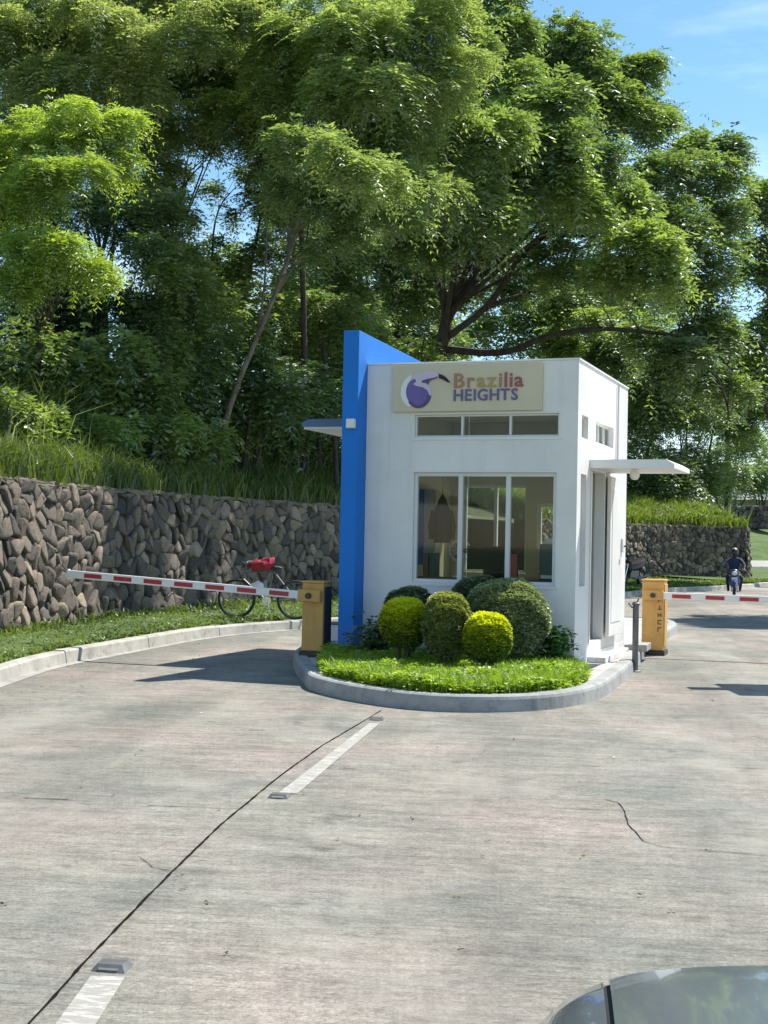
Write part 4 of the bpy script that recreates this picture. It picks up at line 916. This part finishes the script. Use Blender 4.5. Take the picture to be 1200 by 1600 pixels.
b = MB(); b.tube([(W2+.018, bv(2.3), zz(2.56)), (W2+.018, bv(2.3), BH-.02)], .012, 6); b.build('conduit', M['pink'], booth)
# socle line
b = MB(); b.box(-W2+.0, W2+.006, -D2-.006, -D2-.0015, -.02, .10).box(W2+.0015, W2+.006, -D2, D2, -.02, .10); b.build('plinth', M['trim'], booth)

# interior things
def inb(x, y, z): return booth.matrix_world @ Vector((x, y, z))
bpy.context.view_layer.update()
def bthing(name, label, cat, x, y, z, rz=0, group=None): return empty(name, inb(x, y, z), -YAW+rz, label, cat, group)
t = bthing('desk', 'brown desk inside the booth under the front window', 'desk', .15, -1.1, .215)
b = MB(); b.box(-1.0, .95, -.22, .25, .70, .74, .006); b.build('desk_top', M['wood'], t)
for sx in (-.95, .90):
    for sy in (-.18, .20): MB().box(sx-.02, sx+.02, sy-.02, sy+.02, 0, .699).build('leg', M['darkm'], t)
t = bthing('water_dispenser', 'dark blue upright dispenser with a white cap at the right end of the window', 'dispenser', .88, -1.12, .956)
b = MB(); b.box(-.10, .10, -.1, .1, .0, .42, .012); b.build('cabinet', M['teal'], t); MB().lathe([(.085, 0), (.09, .02), (.06, .06), (.0001, .07)], (0, 0, .421), 14).build('cap', M['trim'], t, True)
MB().box(-.08, .06, -.108, -.1015, .02, .06).build('drip_tray', M['trim'], t)
t = bthing('monitor', 'black computer screen standing on the desk in the booth middle pane', 'monitor', .05, -.95, .956, .3)
b = MB(); b.box(-.22, .22, -.015, .015, .10, .38, .006); b.build('screen', M['black'], t); b = MB(); b.box(-.1, .1, -.07, .07, 0, .015).box(-.02, .02, -.01, .01, .015, .11); b.build('stand', M['darkm'], t)
t = bthing('office_chair', 'dark office chair behind the desk inside the booth', 'chair', .1, -.3, .215, .4)
b = MB(); b.box(-.23, .23, -.22, .22, .44, .52, .03); b.build('seat', M['black'], t); b = MB(); b.box(-.22, .22, .20, .26, .62, 1.12, .03).box(-.03, .03, .215, .245, .5, .63); b.build('backrest', M['black'], t)
b = MB(); b.cyl((0, 0, .08), (0, 0, .44), .025)
for k in range(5): b.tube([(0, 0, .09), (.26*math.cos(k*1.257), .26*math.sin(k*1.257), .05)], [.02, .012], 6)
b.build('base', M['darkm'], t)
t = bthing('jacket', 'black jacket hanging behind the left front pane of the booth', 'jacket', bl(1.72), -D2+.42, zz(1.5))
b = MB(); b.tube([(0, 0, .58), (0, 0, .52), (0, 0, .47), (0, 0, .36), (0, 0, .18), (0, 0, 0)], [.01, .045, .06, .12, .125, .105], 14)
for v in b.bm.verts: v.co.y *= .5; v.co.x *= 1+.08*math.sin(v.co.z*30)
b.tube([(-.10, 0, .38), (-.14, 0, .2), (-.13, 0, .04)], [.04, .036, .03], 8).tube([(.10, 0, .38), (.14, 0, .2), (.13, 0, .04)], [.04, .036, .03], 8)
b.build('cloth', M['black'], t, True); MB().tube([(0, 0, .56), (0, 0, .8), (0, 0, 1.2)], .004, 5).build('hanger_cord', M['darkm'], t)
t = bthing('inner_light', 'small white lamp on the booth ceiling behind the middle pane', 'lamp', .1, -.4, BH-.445)
MB().lathe([(.06, 0), (.06, -.05), (.03, -.08), (.0001, -.085)], (0, 0, -.001), 12).build('lamp_glass', M['lampw'], t, True)

for k, (x, c, lb) in enumerate(((-.62, 'wood', 'brown ring binder standing on the booth desk at the left'), (-.54, 'teal', 'dark teal binder standing beside the brown one on the desk'), (.42, 'red', 'red binder standing on the booth desk right of the screen'))):
    t = bthing('binder', lb, 'binder', x, -1.08, .956, 0, 'binders on the booth desk'); MB().box(-.03, .03, -.11, .11, 0, .29, .004).build('cover', M[c], t)
t = bthing('wall_notice', 'blank white notice sheets pinned on the cream wall inside the booth', 'notice', W2-TH-.018, -.98, 1.55)
MB().box(-.004, 0, -.14, .10, 0, .34).build('sheet', M['trim'], t); MB().box(-.004, 0, .14, .34, .08, .34).build('sheet', M['trim'], t)
t = bthing('desk_fan', 'white desk fan standing on the booth desk behind the middle pane', 'fan', -.25, -1.0, .956, .5)
MB().lathe([(.09, 0), (.09, .02), (.02, .04), (.014, .2)], (0, 0, 0), 14).build('stand', M['trim'], t, True); b = MB(); b.torus((0, -.03, .32), .13, .007, 'Y', 24, 5)
for k in range(10): a = k*PI/5; b.tube([(0, -.045, .32), (.13*math.cos(a), -.03, .32+.13*math.sin(a))], .003, 4)
b.build('guard_ring', M['trim'], t); b = MB()
for k in range(3):
    a = k*2*PI/3; b.poly([(0, -.02, .32), (.1*math.cos(a-.4), -.03, .32+.1*math.sin(a-.4)), (.11*math.cos(a), -.02, .32+.11*math.sin(a)), (.1*math.cos(a+.4), -.01, .32+.1*math.sin(a+.4))])
b.build('blades', M['greym'], t)

# ------------------------------------------------------------------ sign board
sg = bthing('sign_board', 'beige sign board with a toucan emblem and the words Brazilia Heights on the booth front', 'sign', (bl(.41)+bl(2.205))/2, -D2-.002, zz(3.305))
SW, SH = 1.80, .55
MB().box(-SW/2, SW/2, -.052, -.002, -SH/2, SH/2, .004).build('board', M['board'], sg)
def plate(name, pts, th, m, y=-.0525):
    b = MB(); b.prism(pts, 0, th, Matrix.Translation((0, y, 0)) @ Matrix.Rotation(PI/2, 4, 'X')); return b.build(name, m, sg)
s = SW/232.0; sx0, sy0 = 617, 604            # photo pixels on the board to metres
def S(px, py): return ((px-sx0)*s-SW/2, -(py-sy0)*s)
def ell(cx, cy, rx, ry, a0=0, a1=2*PI, n=28): return [S(cx+rx*math.cos(a0+(a1-a0)*k/n), cy-ry*math.sin(a0+(a1-a0)*k/n)) for k in range(n if a1-a0 > 6.2 else n+1)]
def ring_arc(cx, cy, r0x, r0y, dx, rx, ry, a0, a1, n=18):
    return [S(cx+r0x*math.cos(a0+(a1-a0)*k/n), cy-r0y*math.sin(a0+(a1-a0)*k/n)) for k in range(n+1)]+[S(cx+dx+rx*math.cos(a1-(a1-a0)*k/n), cy-ry*math.sin(a1-(a1-a0)*k/n)) for k in range(n+1)]
plate('emblem_body', ell(658, 611, 19.5, 23), .006, M['purple'])
plate('emblem_shade', ring_arc(659, 611, 20.5, 23.5, -1, 15, 19.5, PI*1.2, PI*1.93), .009, M['purple2'])
plate('emblem_crescent', ring_arc(656, 609, 26, 27, 3.5, 21, 23, PI*.62, PI*1.34), .008, M['trim'])
plate('emblem_beak', [S(*p) for p in [(645, 588), (652, 583), (664, 579.5), (678, 579), (689, 582), (693, 585), (690, 590), (684, 592), (679, 592.5), (674, 594), (676, 600), (679, 608), (680, 614), (677, 616), (673, 608), (666, 603), (656, 601), (650, 598), (655, 594), (653, 590), (648, 591)]], .012, M['pink'])
plate('emblem_beak_line', [S(*p) for p in [(664, 593), (672, 590.5), (683, 589), (690, 587), (688, 590), (676, 593.5), (674, 600), (671, 597), (664, 596)]], .015, M['purple2'])
plate('emblem_beak_tip', [S(*p) for p in [(690, 583), (696, 585), (702, 589), (709, 597), (704, 596), (697, 592), (691, 590)]], .015, M['black'])
def text(body, px, py, size, m, name, sxx=1.0, th=.009, bold=.0):
    cu = bpy.data.curves.new(name, 'FONT'); cu.body = body; cu.size = size; cu.extrude = th/2; cu.offset = bold; cu.resolution_u = 3
    o_ = bpy.data.objects.new(name, cu); COL.objects.link(o_); dg = bpy.context.evaluated_depsgraph_get(); me_ = bpy.data.meshes.new_from_object(o_.evaluated_get(dg))
    bpy.data.objects.remove(o_); x, z = S(px, py); wdt = max(v.co.x for v in me_.vertices)
    o2 = link(name, me_, m, sg); o2.rotation_euler = (PI/2, 0, 0); o2.scale = (sxx, 1, 1); o2.location = (x, -.0525-th/2, z); return x+wdt*sxx
gl = 'Brazilia'; cols = ['org', 'org', 'yel', 'yel', 'org', 'redl', 'redl', 'redl']; x = 712.5
for ch, c in zip(gl, cols):
    sz = .235
    xe = text(ch, x, 604.5, sz, M[c], 'letter', 1.08, .012, .004)
    x = (xe+SW/2)/s+sx0+2.4
x = 713
for ch in 'HEIGHTS':
    xe = text(ch, x, 624, .185, M['letter'], 'letter', .98, .012, .004); x = (xe+SW/2)/s+sx0+1.9

# ------------------------------------------------------------------ barriers
def barrier(base, yaw, label, arm_yaw, tilt, length, hgt, arm_h, nbars, dx, w=.28, d=.36, mark=False):
    t = empty('barrier', (base[0], base[1], base[2]), yaw, label, 'barrier', None)
    b = MB(); b.box(-w/2, w/2, -d/2, d/2, .07, hgt-.02, .012); b.build('cabinet', M['gold'], t)
    b = MB(); b.box(-w/2-.012, w/2+.012, -d/2-.012, d/2+.012, hgt-.019, hgt+.006, .008); b.build('lid', M['gold'], t)
    b = MB(); b.box(-w/2-.02, w/2+.02, -d/2-.02, d/2+.02, 0, .069, .004); b.build('base_plate', M['darkm'], t)
    b = MB(); b.box(w/2+.001, w/2+.012, -d/2+.03, d/2-.03, .12, hgt-.06, .003); b.build('side_door', M['darkm'] if not mark else M['gold'], t)
    b = MB(); b.box(-.05, length, dx-.022, dx+.022, -.047, .047, .008); boom = b.build('boom', M['armw'], t)
    boom.location = (0, 0, arm_h); boom.rotation_euler = (0, -tilt, arm_yaw-yaw)
    for k in range(nbars):
        xx = .26+k*(length-.32)/nbars
        MB().box(xx, xx+.25, dx-.0262, dx+.0262, -.028, .024).build('red_reflector', M['red'], boom)
    b = MB(); b.box(-.14, .14, dx-.032, dx+.032, -.066, .066, .004); b.build('clamp_plate', M['gold'], boom)
    b = MB(); b.cyl((0, dx-.06, 0), (0, dx+.06, 0), .035); b.build('pivot', M['darkm'], boom)
    b = MB(); b.box(length+.001, length+.02, dx-.026, dx+.026, -.06, .06, .004); b.build('end_cap', M['armw'], boom)
    return t
bx1 = barrier((-.77, 16.12, .134), -YAW, 'yellow barrier box beside the blue fin with its boom barring the left lane', PI-.3556,   .05, 3.28, .885, .72, 7, .22, w=.27, d=.26)
bx2 = barrier((3.79, 19.0, 0), -.33, 'yellow barrier box with vertical dark lettering right of the booth and its boom', -.30, -.01, 3.9, 1.04, .83, 8, -.22, w=.30, d=.34, mark=True)
for k, zc in enumerate((.86, .76, .66, .56, .46, .36)):
    b = MB(); pat = [[(0, 0, 5, 1), (0, 0, 1, 5), (4, 0, 5, 5)], [(0, 0, 1, 5), (0, 2, 5, 3), (0, 4, 5, 5)], [(0, 0, 5, 1), (2, 1, 3, 5)], [(0, 0, 1, 5), (4, 0, 5, 5), (1, 2, 4, 3)], [(0, 0, 5, 1), (0, 4, 5, 5), (0, 1, 1, 4)], [(0, 0, 1, 5), (1, 4, 5, 5)]][k]
    for (a, c, d_, e_) in pat: b.box(.068+a*.010, .068+d_*.010, -.1765, -.1712, zc-.03+c*.012, zc-.03+e_*.012)
    bmesh.ops.remove_doubles(b.bm, verts=b.bm.verts, dist=.0005); b.build('letter', M['darkm'], bx2)

t = empty('bollard', (3.045, 16.38, 0), -.3, 'slim grey steel post standing on the road edge in front of the right barrier box', 'post')
MB().tube([(0, 0, 0), (0, 0, .80)], .038, 14).build('post', M['greym'], t, True)
MB().lathe([(.075, 0), (.075, .012), (.05, .02)], (0, 0, 0), 14).build('foot_plate', M['greym'], t)
b = MB(); b.lathe([(.047, .801), (.05, .82), (.03, .84), (.0001, .845)], (0, 0, 0), 14).tube([(-.09, 0, .82), (-.05, 0, .77), (.03, 0, .77)], .01, 6).tube([(.01, .0, .82), (.03, 0, .88)], .01, 6); b.build('hook', M['greym'], t)
t = empty('footing_block', (3.42, 18.05, .134), -.3, 'small white concrete block on the island edge beside the right barrier box', 'block')
MB().box(-.12, .12, -.3, .2, 0, .09, .012).build('block', M['curb2'], t)
t = empty('marker_post', (-.62, 18.45, .0), -.3, 'short white post in the gap between the left barrier box and the blue fin', 'post')
MB().box(-.06, .06, -.06, .06, 0, .36, .008).build('post', M['trim'], t); MB().box(-.066, .066, -.066, .066, .361, .40, .008).build('cap', M['greym'], t)

# ------------------------------------------------------------------ bicycle at the left wall
def wheel(b, c, r, axis='Y', spokes=16, tube_r=.018):
    b.torus(c, r-tube_r, tube_r, axis, 30, 6)
    return b
bk = empty('bicycle', (-2.0, 22.95, .15), R(-8), 'dark bicycle with a red cloth bundle parked on the verge behind the left boom', 'bicycle')
for x0 in (-.46, .56):
    wb = MB(); wb.torus((x0, 0, .33), .31, .02, 'Y', 32, 6); wo = wb.build('wheel', M['black'], bk, True)
    sb = MB(); sb.torus((x0, 0, .33), .288, .009, 'Y', 32, 5); sb.cyl((x0, -.04, .33), (x0, .04, .33), .022, n=10)
    for k in range(14):
        a = 2*PI*k/14; sb.tube([(x0, .012*(-1)**k, .33), (x0+.285*math.cos(a), 0, .33+.285*math.sin(a))], .0022, 3)
    sb.build('rim', M['greym'], wo)
P_ = {'bb': (.06, 0, .30), 'seat': (.16, 0, .80), 'head': (-.32, 0, .78), 'headb': (-.355, 0, .66), 'rear': (.56, 0, .33), 'front': (-.46, 0, .33)}
b = MB()
for a, c in (('bb', 'seat'), ('bb', 'headb'), ('seat', 'head'), ('head', 'headb'), ('bb', 'rear'), ('seat', 'rear')): b.tube([P_[a], P_[c]], .016, 8)
b.tube([P_['headb'], (-.41, 0, .5), P_['front']], .014, 8).tube([P_['head'], (-.30, 0, .93)], .014, 8); b.build('frame', M['greym'], bk, True)
MB().tube([(-.22, -.27, .95), (-.32, -.20, .96), (-.33, 0, .93), (-.32, .20, .96), (-.22, .27, .95)], .012, 8).build('handlebar', M['chrome'], bk, True)
b = MB(); b.ball((.18, 0, .86), (.14, .07, .035), 2).cyl((.16, 0, .79), (.17, 0, .85), .013); b.build('saddle', M['black'], bk, True)
b = MB(); b.lathe([(.08, -.006), (.08, .006)], (.06, -.03, .30), 18, 'Y').tube([(.06, -.05, .30), (.12, -.05, .15)], .01, 6).box(.09, .16, -.14, -.05, .135, .155).tube([(.06, .05, .30), (0, .05, .45)], .01, 6).box(-.04, .03, .05, .14, .44, .46); b.build('crank', M['chrome'], bk)
b = MB(); b.ball((-.04, -.02, .90), (.23, .13, .09), 3).ball((.06, .0, .96), (.12, .10, .07), 3)
for v in b.bm.verts: v.co += Vector((1, .5, 1))*.035*math.sin(v.co.x*31)*math.cos(v.co.z*27+v.co.y*19)
tag(b.build('cloth_bundle', M['fred'], None, True), 'red cloth bundle resting on top of the bicycle behind the boom', 'bundle').location = bk.location+Vector((0, 0, -.0))
b = MB(); b.ball((-.08, -.10, .56), (.12, .05, .07), 2)
for v in b.bm.verts: v.co += Vector((1, .3, 1))*.018*math.sin(v.co.x*60)*math.cos(v.co.z*50)
b.build('plastic_bag', M['trim'], bk, True)

# ------------------------------------------------------------------ motorcycles
def motorcycle(loc, rz, label, body, seatm, group):
    """nose towards local -Y"""
    t = empty('motorcycle', loc, rz, label, 'motorcycle', group)
    for y0, nm in ((-.64, 'front'), (.62, 'rear')):
        wo = MB().torus((0, y0, .29), .235, .05, 'X', 26, 8).build('wheel', M['black'], t, True)
        s_ = MB(); s_.torus((0, y0, .29), .19, .014, 'X', 26, 5); s_.cyl((-.05, y0, .29), (.05, y0, .29), .03, n=10)
        for k in range(6):
            a = PI/3*k; s_.tube([(0, y0, .29), (0, y0+.185*math.cos(a), .29+.185*math.sin(a))], .012, 4)
        s_.build('rim', M['chrome'], wo)
    b = MB()
    for s_ in (-1, 1): b.tube([(s_*.075, -.64, .29), (s_*.08, -.50, .62), (s_*.08, -.42, .92)], .02, 8)
    b.build('fork', M['chrome'], t, True)
    b = MB(); b.tube([(0, -.93, .42), (0, -.84, .56), (0, -.64, .62), (0, -.42, .57)], [.03, .07, .075, .05], 10); b.build('front_fender', body, t, True)
    b = MB(); b.ball((0, -.45, .88), (.17, .13, .17), 3).ball((0, -.36, .62), (.20, .10, .24), 3); b.build('front_shield', body, t, True)
    b = MB(); b.ball((0, -.585, .90), (.10, .04, .075), 2); b.build('headlight', M['lampw'], t, True)
    b = MB(); b.box(-.10, .10, -.30, .30, .26, .52, .03).tube([(.13, -.1, .26), (.15, .3, .27), (.16, .8, .36)], [.03, .04, .05], 8); b.build('engine', M['greym'], t)
    b = MB(); b.tube([(0, -.3, .55), (0, 0, .60), (0, .4, .68), (0, .85, .78)], [.10, .14, .15, .07], 12); b.build('body', body, t, True)
    b = MB(); b.tube([(0, -.15, .74), (0, .1, .77), (0, .45, .81), (0, .78, .85)], [.07, .12, .12, .07], 12); b.build('seat', seatm, t, True)
    b = MB(); b.tube([(-.36, -.28, 1.02), (-.25, -.38, 1.03), (0, -.42, .99), (.25, -.38, 1.03), (.36, -.28, 1.02)], .017, 8); b.build('handlebar', M['darkm'], t, True)
    for s_ in (-1, 1):
        b = MB(); b.tube([(s_*.22, -.37, 1.03), (s_*.27, -.37, 1.18)], .007, 5).ball((s_*.29, -.37, 1.21), (.06, .015, .04), 2); b.build('mirror', M['darkm'], t, True)
        b = MB(); b.ball((s_*.17, -.52, .83), (.035, .035, .025), 2); b.build('turn_signal', M['org'], t, True)
    b = MB(); b.box(-.09, .09, -.60, -.59, .66, .76, .003); b.build('number_plate', M['trim'], t)
    return t
mc = motorcycle((10.15, 39.4, 0), R(-14), 'blue motorcycle coming round the bend with its rider, right of the far wall', M['bluep'], M['black'], 'motorcycles near the far wall')
motorcycle((8.1, 44.3, .14), R(-38), 'dark motorcycle with brown seat parked on the verge, half hidden behind the right barrier box', M['darkm'], M['brown'], 'motorcycles near the far wall')

def skin_body(name, joints, edges, m, parent, sub=2):
    me = bpy.data.meshes.new(name); me.from_pydata([j[0] for j in joints], edges, []); o_ = bpy.data.objects.new(name, me); COL.objects.link(o_)
    sk = o_.modifiers.new('s', 'SKIN'); sk.use_smooth_shade = True; o_.modifiers.new('u', 'SUBSURF').levels = sub
    for v, j in zip(me.skin_vertices[0].data, joints): v.radius = (j[1], j[2] if len(j) > 2 else j[1])
    me.skin_vertices[0].data[0].use_root = True
    bpy.context.view_layer.update(); dg = bpy.context.evaluated_depsgraph_get(); m2 = bpy.data.meshes.new_from_object(o_.evaluated_get(dg)); bpy.data.objects.remove(o_)
    return link(name, m2, m, parent, True)
pr = empty('person', (10.15, 39.4, 0), R(-14), 'rider in dark blue jacket and dark helmet sitting on the blue motorcycle', 'person')
J = [((0, .22, .90), .17, .14), ((0, .20, 1.08), .15, .12), ((0, .15, 1.28), .18, .13), ((0, .12, 1.42), .10, .09), ((0, .10, 1.50), .06), ((0, .07, 1.60), .075),
     ((-.19, .13, 1.38), .07), ((-.33, -.02, 1.18), .05), ((-.33, -.26, 1.05), .035), ((-.33, -.33, 1.03), .032), ((.19, .13, 1.38), .07), ((.33, -.02, 1.18), .05), ((.33, -.26, 1.05), .035), ((.33, -.33, 1.03), .032),
     ((-.12, .14, .86), .10), ((-.24, -.22, .74), .075), ((-.20, -.06, .34), .05), ((-.20, -.18, .28), .045), ((.12, .14, .86), .10), ((.24, -.22, .74), .075), ((.20, -.06, .34), .05), ((.20, -.18, .28), .045)]
Eg = [(0, 1), (1, 2), (2, 3), (3, 4), (4, 5), (2, 6), (6, 7), (7, 8), (8, 9), (2, 10), (10, 11), (11, 12), (12, 13), (0, 14), (14, 15), (15, 16), (16, 17), (0, 18), (18, 19), (19, 20), (20, 21)]
skin_body('body', J, Eg, M['denim'], pr)
Jj = [((0, .215, .92), .185, .155), ((0, .20, 1.08), .175, .145), ((0, .15, 1.27), .205, .155), ((0, .12, 1.42), .11, .10), ((-.2, .13, 1.37), .088), ((-.335, -.02, 1.18), .066), ((-.33, -.22, 1.065), .05), ((.2, .13, 1.37), .088), ((.335, -.02, 1.18), .066), ((.33, -.22, 1.065), .05)]
skin_body('jacket', Jj, [(0, 1), (1, 2), (2, 3), (2, 4), (4, 5), (5, 6), (2, 7), (7, 8), (8, 9)], M['navy'], pr)
b = MB(); b.ball((0, .07, 1.64), (.135, .155, .145), 3); b.build('helmet', M['darkm'], pr, True)
b = MB(); b.ball((0, -.012, 1.63), (.11, .085, .06), 3); b.build('visor', M['carglass'], pr, True)
b = MB(); b.ball((0, .09, 1.735), (.095, .11, .055), 2); b.build('helmet_stripe', M['trim'], pr, True)
for s_ in (-1, 1):
    b = MB(); b.ball((s_*.33, -.31, 1.035), (.035, .04, .03), 2)
    for k in range(4): b.tube([(s_*(.305+.018*k), -.335, 1.04), (s_*(.305+.018*k), -.365, 1.025), (s_*(.305+.018*k), -.35, 1.0)], .0095, 5)
    b.tube([(s_*.29, -.30, 1.03), (s_*.275, -.325, 1.01)], .011, 5)
    b.build('hand', M['skin'], pr, True)

mc.scale = (.82,)*3; pr.scale = (.82,)*3
# ------------------------------------------------------------------ far right details
t = empty('utility_pole', (at(1137, 800, 74).x, 74, 2.2), 0, 'thin dark pole standing among the far trees on the right', 'pole')
b = MB(); b.tube([(0, 0, -.8), (-.05, 0, 4), (-.1, 0, 8.5)], [.16, .13, .10], 10); b.build('shaft', M['bark'], t, True); MB().box(-1.0, .8, -.05, .05, 7.9, 8.05).build('crossarm', M['bark'], t)
q = at(1124, 790, 72)
t = empty('utility_box', (q.x, q.y, 2.3), 0, 'small white box beside a dark post above the end of the long wall', 'utility box')
MB().box(-.34, .34, -.2, .2, .55, 1.25, .03).build('cabinet', M['trim'], t); MB().box(-.28, .28, -.15, .15, -.6, .549).build('stand', M['greym'], t)
t = empty('fence_post', (at(1140, 790, 71).x, 71, 2.3), 0, 'pale thin post right of the small white far box', 'post'); MB().tube([(0, 0, -.6), (0, 0, 1.9)], .07, 8).build('post', M['hwall'], t)
q = at(1185, 780, 92); t = empty('house', (q.x, q.y, 2.4), R(-10), 'low distant house with a grey sheet roof at the right edge', 'house')
MB().box(-3.0, 5, -2, 3, -.5, 2.2).build('wall', M['hwall'], t)
b = MB(); b.poly([(-3.5, -2.6, 2.15), (5.5, -2.6, 2.15), (5.0, .5, 3.3), (-3.0, .5, 3.3)]).poly([(5.5, 3.6, 2.15), (-3.5, 3.6, 2.15), (-3.0, .5, 3.3), (5.0, .5, 3.3)]); ro = b.build('roof', M['hroof'], t)
for xx in (-2.2, .2, 2.6):
    wo = MB().box(xx, xx+1.2, -2.06, -2.003, .6, 1.8).build('window', M['trim'], t); MB().box(xx+.08, xx+1.12, -2.07, -2.061, .68, 1.72).build('pane', M['carglass'], wo)
# canopy of the neighbouring gate, outside the right edge: its shadow lies on the lane
t = empty('gate_canopy', (5.1, 15.8, 0), 0, 'flat gate canopy outside the right edge, known by its dark shadow on the lane', 'canopy')
b = MB(); b.box(-.02, 3.6, -.62, .5, 2.55, 2.66, .01).box(-.42, -.019, -.14, .10, 2.57, 2.64); b.build('slab', M['trim'], t)
for xx, yy in ((1.6, -.1), (3.3, -.1)): MB().tube([(xx, yy, 0), (xx, yy, 2.549)], .06, 12).build('post', M['greym'], t)

# ------------------------------------------------------------------ the car at the lower right
car = empty('car', (1.12, 1.965, 0), 0, 'silver blue car with a glossy bonnet cut off by the lower right corner', 'car')
# body: cross sections from nose (y=0) to tail (y=-4.4); x half width, top height, shoulder
def sec(y):
    f = -y
    hw = (.91+.04*min(1, f/.15)**.6) if f < 3.3 else .95-.06*(f-3.3)
    ht = .955+.05*min(1, f/1.0) if f < 3.5 else 1.005-.06*(f-3.5)
    ht -= .12*max(0, 1-f/.07)**2.4
    return hw, ht
def body_ring(y, x_lo=-1, x_hi=1, dz=0, n=40):
    hw, ht = sec(y); R_ = []
    for k in range(n+1):
        v = x_lo+(x_hi-x_lo)*k/n; sa = math.sin(v*PI/2); X = abs(sa)**.42; Z = max(0, 1-X**8.5)**(1/8.5)
        R_.append((hw*math.copysign(X, sa), y, .24+(ht-.24)*Z+dz))
    return R_
def loft(rings, name, m, parent, smooth=True, flip=False, solid=0):
    b = MB(); prev = None
    for rg in rings:
        row = [b.bm.verts.new(p) for p in rg]
        if prev:
            for k in range(len(row)-1): b.bm.faces.new((prev[k], prev[k+1], row[k+1], row[k]))
        prev = row
    if solid:
        bmesh.ops.recalc_face_normals(b.bm, faces=b.bm.faces)
        bmesh.ops.solidify(b.bm, geom=b.bm.faces[:], thickness=solid)
    return b.build(name, m, parent, smooth)
ys = [-.0, -.01, -.03, -.06, -.10, -.16, -.24, -.34, -.46, -.6, -.8, -1.05]; GV = .60       # GV: where the bonnet gap runs
def lin(a, b, n): return [a+(b-a)*k/n for k in range(n+1)]
ys2 = lin(-1.05, -4.38, 22)
def VGf(y, d=0):
    f = -y; hw, _ = sec(y); X = min(.985, (.796+.13*min(f, .4)+d)/hw); return math.asin(X**(1/.42))*2/PI
loft([body_ring(y, -1, -VGf(y), n=30) for y in ys], 'fender', M['car'], car)
loft([body_ring(y, VGf(y), 1, n=30) for y in ys], 'fender', M['car'], car)
loft([body_ring(y, -VGf(y, -.009), VGf(y, -.009), .002, n=40) for y in ys], 'bonnet', M['car'], car, solid=.012)
loft([body_ring(y, -VGf(y, .02), -VGf(y, -.03), -.006, n=4) for y in ys], 'bonnet_gap', M['black'], car)
loft([body_ring(y, VGf(y, -.03), VGf(y, .02), -.006, n=4) for y in ys], 'bonnet_gap', M['black'], car)
loft([body_ring(y) for y in ys2], 'body', M['car'], car)
r0 = body_ring(0); b = MB(); b.bm.faces.new([b.bm.verts.new((x, y+.0, z)) for x, y, z in r0]); r1 = body_ring(-4.38); b.bm.faces.new([b.bm.verts.new(p) for p in r1]); b.build('bumper', M['car'], car)
def gh(y):
    f = -y
    pts = [(1.05, .0), (1.75, .43), (2.2, .50), (2.9, .48), (3.5, .30), (3.95, 0)]
    for (a, ha), (c, hc) in zip(pts[:-1], pts[1:]):
        if a <= f <= c: return ha+(hc-ha)*(f-a)/(c-a)
    return 0
rg = []
for y in lin(-1.05, -3.95, 20):
    h = gh(y); R_ = []
    for k in range(17):
        a = -PI/2+PI*k/16; X = math.copysign(abs(math.sin(a))**.5, math.sin(a)); Z = abs(math.cos(a))**.5
        R_.append(((.70-.14*Z*h)*X, y, .96+h*Z))
    rg.append(R_)
loft(rg, 'cabin_glass', M['carglass'], car)
loft([[(x*1.01, y, z+.008) for x, y, z in r_ if True][5:12] for r_ in rg[5:15]], 'roof', M['car'], car)
for s_ in (-1, 1):
    for y0 in (-.82, -3.45):
        b = MB(); b.lathe([(.2, -.1), (.31, -.1), (.33, -.07), (.33, .07), (.31, .1), (.2, .1)], (s_*.78, y0, .33), 28, 'X'); wo = b.build('wheel', M['black'], car, True)
        b = MB(); b.lathe([(.0001, -.11), (.06, -.11), (.19, -.09), (.2, .09), (.0001, .09)] if s_ < 0 else [(.0001, -.09), (.2, -.09), (.19, .09), (.06, .11), (.0001, .11)], (s_*.78, y0, .33), 20, 'X'); b.build('rim', M['chrome'], wo, True)
    b = MB(); b.ball((s_*.58, -.03, .66), (.17, .06, .08), 3); b.build('headlight', M['lampw'], car, True)
b = MB(); b.box(-.35, .35, -.0, .025, .48, .62, .01); b.build('grille', M['darkm'], car)
print('LEAF QUADS', LEAVES)
